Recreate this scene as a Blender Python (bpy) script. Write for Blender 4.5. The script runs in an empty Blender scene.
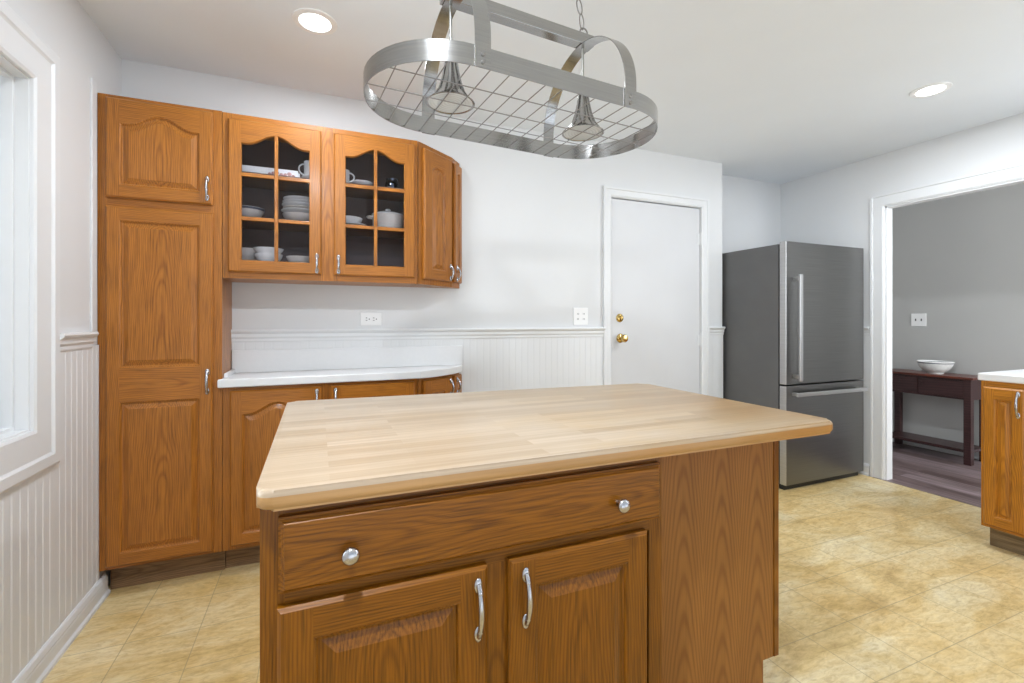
import bpy, bmesh, math, random
from mathutils import Matrix, Vector
random.seed(7)
S = bpy.context.scene
COL = S.collection
PI = math.pi

# ------------------------------------------------------------------ camera, world, exposure
EYE = 1.211
cd = bpy.data.cameras.new('camera'); cam = bpy.data.objects.new('camera', cd); COL.objects.link(cam)
cam.location = (0, 0, EYE); cam.rotation_euler = (PI/2, 0, -math.radians(22.63))
cd.sensor_width = 36; cd.lens = 465/1024*36; cd.shift_y = -20.5/1024; cd.clip_start = 0.02
S.camera = cam
wd = bpy.data.worlds.new('daylight'); S.world = wd; wd.use_nodes = True
# overcast sky above, brighter lower half added to send light up to the ceiling
wt = wd.node_tree; wtc = wt.nodes.new('ShaderNodeTexCoord'); wsp = wt.nodes.new('ShaderNodeSeparateXYZ'); wrm = wt.nodes.new('ShaderNodeValToRGB')
wt.links.new(wtc.outputs['Generated'], wsp.inputs[0]); wmp = wt.nodes.new('ShaderNodeMapRange'); wmp.inputs[1].default_value = -1
wt.links.new(wsp.outputs[2], wmp.inputs[0]); wt.links.new(wmp.outputs[0], wrm.inputs[0])
wrm.color_ramp.elements[0].position = 0.47; wrm.color_ramp.elements[0].color = (0.90, 0.98, 1.09, 1)
wrm.color_ramp.elements[1].position = 0.53; wrm.color_ramp.elements[1].color = (0.35, 0.40, 0.455, 1)
wt.links.new(wrm.outputs[0], wt.nodes['Background'].inputs[0])
wt.nodes['Background'].inputs[1].default_value = 2.0
S.view_settings.view_transform = 'Standard'; S.view_settings.look = 'None'
S.view_settings.exposure = 0.0; S.view_settings.gamma = 1; S.view_settings.use_curve_mapping = False

def area(name, loc, rot, sx, sy, power, col=(1, 1, 1), shape='RECTANGLE', spread=PI):
    l = bpy.data.lights.new(name, 'AREA'); l.shape = shape; l.size = sx; l.size_y = sy
    l.energy = power; l.color = col; l.spread = spread
    o = bpy.data.objects.new(name, l); COL.objects.link(o); o.location = loc; o.rotation_euler = rot
    return o
# daylight through the left window, then an added fill lamp for the hall
area('window_daylight', (-1.2, 1.5, 1.45), (0, -PI/2, 0), 1.1, 1.1, 22, (0.95, 0.98, 1))
area('hall_fill', (4.75, -1.1, 1.5), (PI/2, 0, 0), 1.1, 1.9, 78, (0.98, 0.99, 1.0))

# ------------------------------------------------------------------ materials
def nmat(name):
    m = bpy.data.materials.new(name); m.use_nodes = True
    nt = m.node_tree; b = nt.nodes['Principled BSDF']
    return m, nt, b
def N(nt, t, **kw):
    n = nt.nodes.new(t)
    for k, v in kw.items():
        if k.startswith('_'): setattr(n, k[1:], v)
        else: n.inputs[k.replace('_', ' ')].default_value = v
    return n
def ramp(nt, stops, fac=None):
    r = nt.nodes.new('ShaderNodeValToRGB'); e = r.color_ramp.elements
    while len(e) < len(stops): e.new(0.5)
    for i, (p, c) in enumerate(stops): e[i].position = p; e[i].color = (*c, 1)
    if fac is not None: nt.links.new(fac, r.inputs[0])
    return r
def flat(name, col, rough=0.5, metal=0.0, spec=0.5, noise=0.0, nscale=30, bump=0.0, coat=0):
    m, nt, b = nmat(name)
    b.inputs['Base Color'].default_value = (*col, 1); b.inputs['Roughness'].default_value = rough
    b.inputs['Metallic'].default_value = metal; b.inputs['Specular IOR Level'].default_value = spec
    b.inputs['Coat Weight'].default_value = coat
    tc = N(nt, 'ShaderNodeTexCoord'); nz = N(nt, 'ShaderNodeTexNoise', Scale=nscale, Detail=4.0)
    nt.links.new(tc.outputs['Object'], nz.inputs['Vector'])
    r = ramp(nt, [(0.3, tuple(c*(1-noise) for c in col)), (0.7, tuple(min(1, c*(1+noise)) for c in col))], nz.outputs['Fac'])
    nt.links.new(r.outputs[0], b.inputs['Base Color'])
    if bump:
        bp = N(nt, 'ShaderNodeBump', Strength=bump, Distance=0.002); nt.links.new(nz.outputs['Fac'], bp.inputs['Height'])
        nt.links.new(bp.outputs[0], b.inputs['Normal'])
    return m
def oak(name, axis, base=(0.40, 0.165, 0.045), contrast=0.48, rough=0.33, freq=950, cx=0.0, waver=1.0, coat=0.10, poress=0.9, columns=None, spec=0.4, tilt=0.035, yoff=0.05):
    """oak: growth rings round an axis running along the grain + fine pores"""
    m, nt, b = nmat(name); L = nt.links.new
    tc = N(nt, 'ShaderNodeTexCoord'); oi = N(nt, 'ShaderNodeObjectInfo')
    sep = N(nt, 'ShaderNodeSeparateXYZ'); L(tc.outputs['Object'], sep.inputs[0])
    com = N(nt, 'ShaderNodeCombineXYZ')
    # com.x = across, com.y = depth, com.z = along grain
    src = {'Z': ('X', 'Y', 'Z'), 'X': ('Z', 'Y', 'X'), 'Y': ('X', 'Z', 'Y')}[axis]
    for i, s_ in enumerate(src): L(sep.outputs[s_], com.inputs[i])
    if columns:      # sliced veneer: the same figure repeats across the sheet
        wr_ = N(nt, 'ShaderNodeMath', _operation='WRAP'); L(sep.outputs['X'], wr_.inputs[0])
        wr_.inputs[1].default_value = columns[0]+columns[1]/2; wr_.inputs[2].default_value = columns[0]-columns[1]/2
        sb_ = N(nt, 'ShaderNodeMath', _operation='SUBTRACT'); L(wr_.outputs[0], sb_.inputs[0]); sb_.inputs[1].default_value = columns[0]
        L(sb_.outputs[0], com.inputs[0])
    off = N(nt, 'ShaderNodeMath', _operation='MULTIPLY'); L(oi.outputs['Random'], off.inputs[0]); off.inputs[1].default_value = 7.3
    oc = N(nt, 'ShaderNodeCombineXYZ'); L(off.outputs[0], oc.inputs[2])
    add = N(nt, 'ShaderNodeVectorMath', _operation='ADD'); L(com.outputs[0], add.inputs[0]); L(oc.outputs[0], add.inputs[1])
    # slow waver of the rings
    mp = N(nt, 'ShaderNodeMapping', Scale=(4.0, 4.0, 1.5)); L(add.outputs[0], mp.inputs[0])
    n1 = N(nt, 'ShaderNodeTexNoise', Scale=1.0, Detail=3.0, Roughness=0.55); L(mp.outputs[0], n1.inputs[0])
    rad = N(nt, 'ShaderNodeMapping', Scale=(1.0, 1.0, 0.0), Location=(cx, yoff, 0)); L(com.outputs[0], rad.inputs[0])
    ln = N(nt, 'ShaderNodeVectorMath', _operation='LENGTH'); L(rad.outputs[0], ln.inputs[0])
    a1 = N(nt, 'ShaderNodeMath', _operation='MULTIPLY_ADD'); L(n1.outputs['Fac'], a1.inputs[0]); a1.inputs[1].default_value = 0.06*waver; L(ln.outputs['Value'], a1.inputs[2])
    sp = N(nt, 'ShaderNodeSeparateXYZ'); L(add.outputs[0], sp.inputs[0])
    a2 = N(nt, 'ShaderNodeMath', _operation='MULTIPLY_ADD'); L(sp.outputs[2], a2.inputs[0]); a2.inputs[1].default_value = tilt; L(a1.outputs[0], a2.inputs[2])
    a3 = N(nt, 'ShaderNodeMath', _operation='MULTIPLY'); L(a2.outputs[0], a3.inputs[0]); a3.inputs[1].default_value = freq
    sn = N(nt, 'ShaderNodeMath', _operation='SINE'); L(a3.outputs[0], sn.inputs[0])
    s2 = N(nt, 'ShaderNodeMath', _operation='MULTIPLY_ADD'); L(sn.outputs[0], s2.inputs[0]); s2.inputs[1].default_value = 0.5; s2.inputs[2].default_value = 0.5
    # pores
    mp2 = N(nt, 'ShaderNodeMapping', Scale=(300, 300, 7)); L(add.outputs[0], mp2.inputs[0])
    n2 = N(nt, 'ShaderNodeTexNoise', Scale=1.0, Detail=3.0, Roughness=0.6); L(mp2.outputs[0], n2.inputs[0])
    mp3 = N(nt, 'ShaderNodeMapping', Scale=(9, 9, 1.2)); L(add.outputs[0], mp3.inputs[0])
    n3 = N(nt, 'ShaderNodeTexNoise', Scale=1.0, Detail=2.0); L(mp3.outputs[0], n3.inputs[0])
    d = 0.45*contrast
    dark = tuple(c*(1-d)*k for c, k in zip(base, (1, 0.94, 0.9))); lite = tuple(c*(1+0.22*contrast) for c in base)
    r1 = ramp(nt, [(0.0, dark), (0.42, base), (1.0, lite)], s2.outputs[0])
    r2 = ramp(nt, [(0.36, (1-0.45*poress,)*3), (0.55, (1, 1, 1))], n2.outputs['Fac'])
    mx = N(nt, 'ShaderNodeMixRGB', _blend_type='MULTIPLY', Fac=1.0); L(r1.outputs[0], mx.inputs[1]); L(r2.outputs[0], mx.inputs[2])
    r3 = ramp(nt, [(0.3, (0.93, 0.92, 0.91)), (0.7, (1.07, 1.07, 1.07))], n3.outputs['Fac'])
    mx2 = N(nt, 'ShaderNodeMixRGB', _blend_type='MULTIPLY', Fac=1.0); L(mx.outputs[0], mx2.inputs[1]); L(r3.outputs[0], mx2.inputs[2])
    L(mx2.outputs[0], b.inputs['Base Color'])
    b.inputs['Roughness'].default_value = rough; b.inputs['Coat Weight'].default_value = coat; b.inputs['Coat Roughness'].default_value = 0.18
    b.inputs['Specular IOR Level'].default_value = spec
    bp = N(nt, 'ShaderNodeBump', Strength=0.18, Distance=0.001); L(r2.outputs[0], bp.inputs['Height']); L(bp.outputs[0], b.inputs['Normal'])
    return m
M = {}
OB = (0.41, 0.150, 0.020)
M['oak_v'] = oak('honey_oak_upright_grain', 'Z', OB)
M['oak_h'] = oak('honey_oak_level_grain', 'X', OB)
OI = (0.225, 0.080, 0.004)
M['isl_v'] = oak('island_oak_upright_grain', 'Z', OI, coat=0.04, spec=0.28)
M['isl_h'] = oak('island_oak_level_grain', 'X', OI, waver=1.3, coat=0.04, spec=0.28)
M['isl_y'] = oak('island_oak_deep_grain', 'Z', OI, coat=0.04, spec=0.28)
M['oak_g'] = oak('golden_oak_upright_grain', 'Z', (0.50, 0.195, 0.016))
M['oak_gh'] = oak('golden_oak_level_grain', 'Y', (0.50, 0.195, 0.016))
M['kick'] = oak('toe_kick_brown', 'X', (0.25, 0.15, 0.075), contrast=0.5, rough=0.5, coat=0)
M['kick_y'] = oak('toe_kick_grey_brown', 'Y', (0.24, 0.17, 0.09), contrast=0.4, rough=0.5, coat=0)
M['inside'] = flat('shaded_cabinet_inside', (0.10, 0.062, 0.05), 0.6, noise=0.1)  # interior oak darkened, its shade is put into the colour
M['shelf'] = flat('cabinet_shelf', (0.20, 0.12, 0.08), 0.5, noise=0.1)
M['wall'] = flat('white_wall_paint', (0.715, 0.722, 0.725), 0.6, noise=0.01, nscale=3)
M['ceil'] = flat('ceiling_paint', (0.80, 0.835, 0.865), 0.8, noise=0.01, nscale=3)
M['trim'] = flat('white_gloss_trim', (0.735, 0.745, 0.75), 0.4, noise=0.01, nscale=5)
M['door'] = flat('white_door_paint', (0.62, 0.625, 0.635), 0.4, noise=0.015, nscale=4)
M['gap'] = flat('painted_gap_shade', (0.03, 0.03, 0.03), 0.8)  # black for the shade in the gaps round the door
M['grey'] = flat('grey_wall_paint', (0.47, 0.47, 0.455), 0.7, noise=0.02, nscale=2)
M['lam'] = flat('white_laminate', (0.76, 0.765, 0.77), 0.3, noise=0.01, nscale=60)
M['nickel'] = flat('brushed_nickel', (0.50, 0.50, 0.52), 0.25, metal=1.0, noise=0.08, nscale=120)
M['brass'] = flat('polished_brass', (0.62, 0.44, 0.16), 0.15, metal=1.0, noise=0.1)
M['plate'] = flat('white_plastic', (0.86, 0.86, 0.85), 0.3)
M['slot'] = flat('outlet_slot', (0.06, 0.06, 0.06), 0.6)
M['china'] = flat('white_china', (0.90, 0.90, 0.88), 0.15, noise=0.02)
M['cream'] = flat('cream_china', (0.80, 0.75, 0.68), 0.2, noise=0.03)
M['band'] = flat('dark_rim_glaze', (0.10, 0.10, 0.13), 0.3)
M['pink'] = flat('floral_glaze', (0.50, 0.25, 0.22), 0.3, noise=0.4, nscale=200)
M['mahog'] = oak('dark_mahogany', 'Y', (0.050, 0.020, 0.020), contrast=0.6, rough=0.35, freq=300)
M['mahog_top'] = oak('red_mahogany_top', 'Y', (0.14, 0.035, 0.02), contrast=0.6, rough=0.3, freq=300)
M['chain'] = flat('steel_chain', (0.45, 0.45, 0.43), 0.3, metal=1.0)
M['wire'] = flat('dark_steel_wire', (0.30, 0.29, 0.28), 0.35, metal=1.0)
M['seal'] = flat('black_rubber_seal', (0.015, 0.015, 0.015), 0.5)
M['side'] = flat('grey_painted_steel', (0.125, 0.125, 0.125), 0.42, noise=0.05, nscale=6)

def brushed(name, col, rough, axis_scale, aniso=0.0, metal=1.0, var=0.1):
    m, nt, b = nmat(name); L = nt.links.new
    tc = N(nt, 'ShaderNodeTexCoord'); mp = N(nt, 'ShaderNodeMapping', Scale=axis_scale); L(tc.outputs['Object'], mp.inputs[0])
    nz = N(nt, 'ShaderNodeTexNoise', Scale=1.0, Detail=4.0); L(mp.outputs[0], nz.inputs[0])
    r = ramp(nt, [(0.3, tuple(c*(1-var) for c in col)), (0.7, tuple(c*(1+var) for c in col))], nz.outputs['Fac']); L(r.outputs[0], b.inputs['Base Color'])
    mr = N(nt, 'ShaderNodeMapRange'); mr.inputs['To Min'].default_value = rough*0.8; mr.inputs['To Max'].default_value = rough*1.25
    L(nz.outputs['Fac'], mr.inputs['Value']); L(mr.outputs[0], b.inputs['Roughness'])
    b.inputs['Metallic'].default_value = metal
    b.inputs['Anisotropic'].default_value = aniso
    bp = N(nt, 'ShaderNodeBump', Strength=0.06, Distance=0.0005); L(nz.outputs['Fac'], bp.inputs['Height']); L(bp.outputs[0], b.inputs['Normal'])
    return m
M['steel'] = brushed('brushed_rack_steel', (0.40, 0.395, 0.385), 0.2, (5, 5, 260), var=0.09)
M['fridge'] = brushed('dark_stainless_front', (0.20, 0.198, 0.194), 0.30, (3, 3, 400))
M['fridge_edge'] = brushed('bright_stainless_edge', (0.52, 0.52, 0.52), 0.4, (3, 3, 400))

def glassmat(name, tint, refl):
    m, nt, b = nmat(name); L = nt.links.new; nt.nodes.remove(b)
    out = nt.nodes['Material Output']
    t = N(nt, 'ShaderNodeBsdfTransparent', Color=(*tint, 1)); g = N(nt, 'ShaderNodeBsdfGlossy', Roughness=0.02)
    fr = N(nt, 'ShaderNodeFresnel', IOR=refl); mx = N(nt, 'ShaderNodeMixShader')
    L(fr.outputs[0], mx.inputs[0]); L(t.outputs[0], mx.inputs[1]); L(g.outputs[0], mx.inputs[2]); L(mx.outputs[0], out.inputs[0])
    return m
M['glass'] = glassmat('clear_window_glass', (0.95, 0.97, 0.97), 1.4)
M['cabglass'] = glassmat('cabinet_glass', (0.95, 0.95, 0.97), 1.28)
M['jar'] = glassmat('jar_glass', (0.55, 0.65, 0.80), 2.2)

def emit(name, col, st):
    m, nt, b = nmat(name); b.inputs['Base Color'].default_value = (*col, 1)
    b.inputs['Emission Color'].default_value = (*col, 1); b.inputs['Emission Strength'].default_value = st
    return m
M['lamp'] = emit('lit_lamp', (1, 0.99, 0.97), 6)
def frosted():
    m, nt, b = nmat('frosted_lens'); b.inputs['Base Color'].default_value = (0.62, 0.65, 0.67, 1); b.inputs['Roughness'].default_value = 0.25
    tc = N(nt, 'ShaderNodeTexCoord'); w = N(nt, 'ShaderNodeTexWave', _wave_type='RINGS', _rings_direction='Z', Scale=30.0)
    nt.links.new(tc.outputs['Object'], w.inputs[0]); bp = N(nt, 'ShaderNodeBump', Strength=0.5, Distance=0.002)
    nt.links.new(w.outputs['Fac'], bp.inputs['Height']); nt.links.new(bp.outputs[0], b.inputs['Normal']); return m
M['lens'] = frosted()

def butcher():
    m, nt, b = nmat('maple_butcher_block'); L = nt.links.new
    tc = N(nt, 'ShaderNodeTexCoord')
    br = nt.nodes.new('ShaderNodeTexBrick'); br.offset = 0.37; br.offset_frequency = 2; br.squash = 1
    br.inputs['Color1'].default_value = (0, 0, 0, 1); br.inputs['Color2'].default_value = (1, 1, 1, 1); br.inputs['Mortar'].default_value = (0.35, 0.35, 0.35, 1)
    br.inputs['Scale'].default_value = 1; br.inputs['Mortar Size'].default_value = 0.0004; br.inputs['Bias'].default_value = 0.0
    br.inputs['Brick Width'].default_value = 0.46; br.inputs['Row Height'].default_value = 0.042; br.inputs['Mortar Smooth'].default_value = 0.0
    L(tc.outputs['Object'], br.inputs['Vector'])
    mp = N(nt, 'ShaderNodeMapping', Scale=(3, 110, 110)); L(tc.outputs['Object'], mp.inputs[0])
    nz = N(nt, 'ShaderNodeTexNoise', Scale=1.0, Detail=4.0); L(mp.outputs[0], nz.inputs[0])
    r1 = ramp(nt, [(0.0, (0.40, 0.300, 0.195)), (0.5, (0.455, 0.355, 0.245)), (1.0, (0.51, 0.41, 0.295))], br.outputs['Color'])
    r2 = ramp(nt, [(0.25, (0.86, 0.83, 0.80)), (0.65, (1.04, 1.04, 1.04))], nz.outputs['Fac'])
    mx = N(nt, 'ShaderNodeMixRGB', _blend_type='MULTIPLY', Fac=1.0); L(r1.outputs[0], mx.inputs[1]); L(r2.outputs[0], mx.inputs[2])
    # worn, bleached middle; amber finish kept at the right end and the edges
    mp2 = N(nt, 'ShaderNodeMapping', Scale=(1.3, 2.6, 1.0)); L(tc.outputs['Object'], mp2.inputs[0])
    n2 = N(nt, 'ShaderNodeTexNoise', Scale=1.6, Detail=5.0, Roughness=0.6); L(mp2.outputs[0], n2.inputs[0])
    sp = N(nt, 'ShaderNodeSeparateXYZ'); L(tc.outputs['Object'], sp.inputs[0])
    ax = N(nt, 'ShaderNodeMath', _operation='MULTIPLY_ADD'); L(sp.outputs[0], ax.inputs[0]); ax.inputs[1].default_value = 0.34; L(n2.outputs['Fac'], ax.inputs[2])
    r3 = ramp(nt, [(0.42, (1.0, 1.0, 1.02)), (0.62, (1.0, 0.93, 0.80)), (0.85, (0.98, 0.80, 0.55))], ax.outputs[0])
    mx2 = N(nt, 'ShaderNodeMixRGB', _blend_type='MULTIPLY', Fac=1.0); L(mx.outputs[0], mx2.inputs[1]); L(r3.outputs[0], mx2.inputs[2])
    # amber varnish on the side faces of the slab (wear has not reached them)
    ge = N(nt, 'ShaderNodeMath', _operation='LESS_THAN'); L(sp.outputs[2], ge.inputs[0]); ge.inputs[1].default_value = 0.010
    mx3 = N(nt, 'ShaderNodeMixRGB', _blend_type='MULTIPLY'); L(ge.outputs[0], mx3.inputs[0]); L(mx2.outputs[0], mx3.inputs[1]); mx3.inputs[2].default_value = (0.96, 0.70, 0.38, 1)
    L(mx3.outputs[0], b.inputs['Base Color']); b.inputs['Roughness'].default_value = 0.3; b.inputs['Specular IOR Level'].default_value = 0.45
    return m
M['butcher'] = butcher()

def vinyl():
    m, nt, b = nmat('travertine_vinyl_floor'); L = nt.links.new
    tc = N(nt, 'ShaderNodeTexCoord')
    T = 0.24
    mp = N(nt, 'ShaderNodeMapping', Location=(0.67+T*20, -1.21+T*20, 0)); L(tc.outputs['Object'], mp.inputs[0])
    br = nt.nodes.new('ShaderNodeTexBrick'); br.offset = 0.0; br.squash = 1
    br.inputs['Color1'].default_value = (0, 0, 0, 1); br.inputs['Color2'].default_value = (1, 1, 1, 1); br.inputs['Mortar'].default_value = (0.5, 0.5, 0.5, 1)
    br.inputs['Scale'].default_value = 1; br.inputs['Mortar Size'].default_value = 0.002; br.inputs['Mortar Smooth'].default_value = 0.2
    br.inputs['Brick Width'].default_value = T; br.inputs['Row Height'].default_value = T
    L(mp.outputs[0], br.inputs['Vector'])
    # cloudy veins running diagonally
    rt = N(nt, 'ShaderNodeMapping', Scale=(2.0, 4.5, 1), Rotation=(0, 0, 0.75)); L(tc.outputs['Object'], rt.inputs[0])
    n1 = N(nt, 'ShaderNodeTexNoise', Scale=1.1, Detail=9.0, Roughness=0.68, Distortion=0.7); L(rt.outputs[0], n1.inputs[0])
    rt2 = N(nt, 'ShaderNodeMapping', Scale=(22, 60, 1), Rotation=(0, 0, 0.45)); L(tc.outputs['Object'], rt2.inputs[0])
    n2 = N(nt, 'ShaderNodeTexNoise', Scale=1.0, Detail=7.0, Roughness=0.7, Distortion=0.9); L(rt2.outputs[0], n2.inputs[0])
    n3 = N(nt, 'ShaderNodeTexNoise', Scale=1.3, Detail=3.0); L(tc.outputs['Object'], n3.inputs[0])
    r1 = ramp(nt, [(0.30, (0.45, 0.31, 0.12)), (0.45, (0.65, 0.495, 0.235)), (0.57, (0.72, 0.60, 0.355)), (0.72, (0.80, 0.73, 0.53))], n1.outputs['Fac'])
    r2 = ramp(nt, [(0.34, (0.74, 0.67, 0.56)), (0.50, (0.97, 0.95, 0.92)), (0.64, (1.1, 1.1, 1.08))], n2.outputs['Fac'])
    mx = N(nt, 'ShaderNodeMixRGB', _blend_type='MULTIPLY', Fac=0.85); L(r1.outputs[0], mx.inputs[1]); L(r2.outputs[0], mx.inputs[2])
    r4 = ramp(nt, [(0.0, (0.95, 0.95, 0.94)), (1.0, (1.04, 1.04, 1.04))], br.outputs['Color'])
    mx4 = N(nt, 'ShaderNodeMixRGB', _blend_type='MULTIPLY', Fac=1.0); L(mx.outputs[0], mx4.inputs[1]); L(r4.outputs[0], mx4.inputs[2])
    r5 = ramp(nt, [(0.38, (1.02, 0.95, 0.82)), (0.6, (1, 1, 1))], n3.outputs['Fac'])
    mx6 = N(nt, 'ShaderNodeMixRGB', _blend_type='MULTIPLY', Fac=1.0); L(mx4.outputs[0], mx6.inputs[1]); L(r5.outputs[0], mx6.inputs[2])
    mf = N(nt, 'ShaderNodeMath', _operation='MULTIPLY'); L(br.outputs['Fac'], mf.inputs[0]); mf.inputs[1].default_value = 0.6
    mx5 = N(nt, 'ShaderNodeMixRGB'); L(mf.outputs[0], mx5.inputs[0]); L(mx6.outputs[0], mx5.inputs[1]); mx5.inputs[2].default_value = (0.33, 0.25, 0.14, 1)
    L(mx5.outputs[0], b.inputs['Base Color']); b.inputs['Roughness'].default_value = 0.36; b.inputs['Specular IOR Level'].default_value = 0.45
    return m
M['floor'] = vinyl()
def planks():
    m, nt, b = nmat('dark_plank_floor'); L = nt.links.new
    tc = N(nt, 'ShaderNodeTexCoord'); rt = N(nt, 'ShaderNodeMapping', Rotation=(0, 0, PI/2)); L(tc.outputs['Object'], rt.inputs[0])
    br = nt.nodes.new('ShaderNodeTexBrick'); br.offset = 0.4
    br.inputs['Color1'].default_value = (0, 0, 0, 1); br.inputs['Color2'].default_value = (1, 1, 1, 1); br.inputs['Mortar'].default_value = (0, 0, 0, 1)
    br.inputs['Scale'].default_value = 1; br.inputs['Mortar Size'].default_value = 0.0015
    br.inputs['Brick Width'].default_value = 1.1; br.inputs['Row Height'].default_value = 0.12; L(rt.outputs[0], br.inputs['Vector'])
    mp = N(nt, 'ShaderNodeMapping', Scale=(45, 2.0, 1)); L(tc.outputs['Object'], mp.inputs[0])
    nz = N(nt, 'ShaderNodeTexNoise', Scale=1.0, Detail=5.0); L(mp.outputs[0], nz.inputs[0])
    r1 = ramp(nt, [(0.0, (0.085, 0.055, 0.050)), (0.5, (0.14, 0.10, 0.095)), (1.0, (0.22, 0.17, 0.17))], br.outputs['Color'])
    r2 = ramp(nt, [(0.3, (0.55, 0.52, 0.52)), (0.7, (1.5, 1.5, 1.55))], nz.outputs['Fac'])
    mx = N(nt, 'ShaderNodeMixRGB', _blend_type='MULTIPLY', Fac=1.0); L(r1.outputs[0], mx.inputs[1]); L(r2.outputs[0], mx.inputs[2])
    L(mx.outputs[0], b.inputs['Base Color']); b.inputs['Roughness'].default_value = 0.4
    return m
M['planks'] = planks()
def enamel():
    return flat('white_enamel_ridged', (0.74, 0.76, 0.74), 0.25, noise=0.12, nscale=25)
M['enamel'] = enamel()

# ------------------------------------------------------------------ mesh helpers
W = {}
I4 = Matrix.Identity(4)
def frame(o, ang=0.0):
    """local frame: x along the face, y into the cabinet (front at -y), z up"""
    return Matrix.Translation(Vector(o)) @ Matrix.Rotation(ang, 4, 'Z')
def empty(name, loc, label=None, cat=None, group=None, F=None):
    o = bpy.data.objects.new(name, None); COL.objects.link(o); o.empty_display_size = 0.1
    m = F if F is not None else Matrix.Translation(Vector(loc))
    o.matrix_basis = m; W[o.name] = m.copy(); o['_n'] = 0; del o['_n']
    if label: o['label'] = label; o['category'] = cat
    if group: o['group'] = group
    return o
def tag(o, label, cat, group=None):
    o['label'] = label; o['category'] = cat
    if group: o['group'] = group
    return o
def struct(o):
    o['kind'] = 'structure'; return o
def mk(name, bm, mats, parent=None, F=I4, smooth=False, label=None, origin=None, fixn=True):
    if fixn: bmesh.ops.recalc_face_normals(bm, faces=bm.faces)
    xs = [v.co for v in bm.verts]
    if origin is None:
        lo = Vector([min(v[i] for v in xs) for i in range(3)]); hi = Vector([max(v[i] for v in xs) for i in range(3)])
        c = (lo+hi)/2
    else: c = Vector(origin)
    bmesh.ops.translate(bm, verts=bm.verts, vec=-c)
    me = bpy.data.meshes.new(name); bm.to_mesh(me); bm.free()
    if not isinstance(mats, (list, tuple)): mats = [mats]
    for m in mats: me.materials.append(M[m])
    o = bpy.data.objects.new(name, me); COL.objects.link(o)
    w = F @ Matrix.Translation(c); W[o.name] = w
    if parent is not None:
        o.parent = parent; o.matrix_basis = W[parent.name].inverted() @ w
    else: o.matrix_basis = w
    if smooth:
        for p in me.polygons: p.use_smooth = True
        try: me.set_sharp_from_angle(angle=math.radians(40))
        except Exception: pass
    if label: o['label'] = label
    return o
def copy_tree(o, parent=None):
    c = o.copy(); COL.objects.link(c); c.parent = parent
    if parent is not None: c.matrix_parent_inverse = I4.copy()
    for ch in list(o.children): copy_tree(ch, c)
    return c

def nb(): return bmesh.new()
def box(bm, x0, x1, y0, y1, z0, z1, bev=0.0, seg=2, mi=0):
    b2 = bmesh.new()
    vs = [b2.verts.new((x, y, z)) for x in (x0, x1) for y in (y0, y1) for z in (z0, z1)]
    for f in ((0, 1, 3, 2), (4, 6, 7, 5), (0, 4, 5, 1), (2, 3, 7, 6), (0, 2, 6, 4), (1, 5, 7, 3)): b2.faces.new([vs[i] for i in f])
    if bev > 0: bmesh.ops.bevel(b2, geom=b2.edges[:], offset=bev, segments=seg, affect='EDGES', profile=0.5)
    merge(bm, b2, mi)
def merge(bm, b2, mi=0, mat=None):
    if mat is not None: bmesh.ops.transform(b2, matrix=mat, verts=b2.verts)
    mp = {v: bm.verts.new(v.co) for v in b2.verts}
    for f in b2.faces:
        try: nf = bm.faces.new([mp[v] for v in f.verts]); nf.material_index = mi if mi else f.material_index; nf.smooth = f.smooth
        except ValueError: pass
    b2.free()
def prism(bm, poly, z0, z1, bev=0.0, seg=3, mi=0, bev_top_only=False):
    b2 = bmesh.new()
    a = [b2.verts.new((x, y, z0)) for x, y in poly]; c = [b2.verts.new((x, y, z1)) for x, y in poly]
    n = len(poly); b2.faces.new(a[::-1]); b2.faces.new(c)
    for i in range(n): b2.faces.new((a[i], a[(i+1) % n], c[(i+1) % n], c[i]))
    if bev > 0:
        ed = [e for e in b2.edges if abs(e.verts[0].co.z-e.verts[1].co.z) < 1e-6 and (not bev_top_only or e.verts[0].co.z > (z0+z1)/2)]
        bmesh.ops.bevel(b2, geom=ed, offset=bev, segments=seg, affect='EDGES', profile=0.5)
    merge(bm, b2, mi)
def lathe(bm, prof, c=(0, 0, 0), n=32, mat=None, mi=0):
    """profile (r,z) turned about z"""
    b2 = bmesh.new(); rings = []
    for r, z in prof:
        if r < 1e-6: rings.append([b2.verts.new((0, 0, z))])
        else: rings.append([b2.verts.new((r*math.cos(2*PI*k/n), r*math.sin(2*PI*k/n), z)) for k in range(n)])
    for A, B in zip(rings, rings[1:]):
        for k in range(n):
            k2 = (k+1) % n
            if len(A) == 1 and len(B) == 1: continue
            if len(A) == 1: f = (A[0], B[k], B[k2])
            elif len(B) == 1: f = (A[k], A[k2], B[0])
            else: f = (A[k], A[k2], B[k2], B[k])
            b2.faces.new(f)
    m = Matrix.Translation(Vector(c)) @ (mat if mat is not None else I4)
    merge(bm, b2, mi, m)
def tube(bm, pts, rad, n=8, closed=False, mi=0, flat=1.0):
    pts = [Vector(p) for p in pts]; k = len(pts)
    rs = rad if isinstance(rad, (list, tuple)) else [rad]*k
    b2 = bmesh.new(); rings = []; up = None
    for i, p in enumerate(pts):
        if closed: t = (pts[(i+1) % k]-pts[i-1]).normalized()
        else: t = (pts[min(i+1, k-1)]-pts[max(i-1, 0)]).normalized()
        if up is None: up = t.orthogonal().normalized()
        up = (up-t*up.dot(t)); up = up.normalized() if up.length > 1e-6 else t.orthogonal().normalized()
        s = t.cross(up)
        rings.append([b2.verts.new(p+(up*math.cos(2*PI*j/n)+s*math.sin(2*PI*j/n)*flat)*rs[i]) for j in range(n)])
    rr = list(zip(rings, rings[1:])) + ([(rings[-1], rings[0])] if closed else [])
    for A, B in rr:
        for j in range(n): b2.faces.new((A[j], A[(j+1) % n], B[(j+1) % n], B[j]))
    if not closed: b2.faces.new(rings[0][::-1]); b2.faces.new(rings[-1])
    merge(bm, b2, mi)
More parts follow.
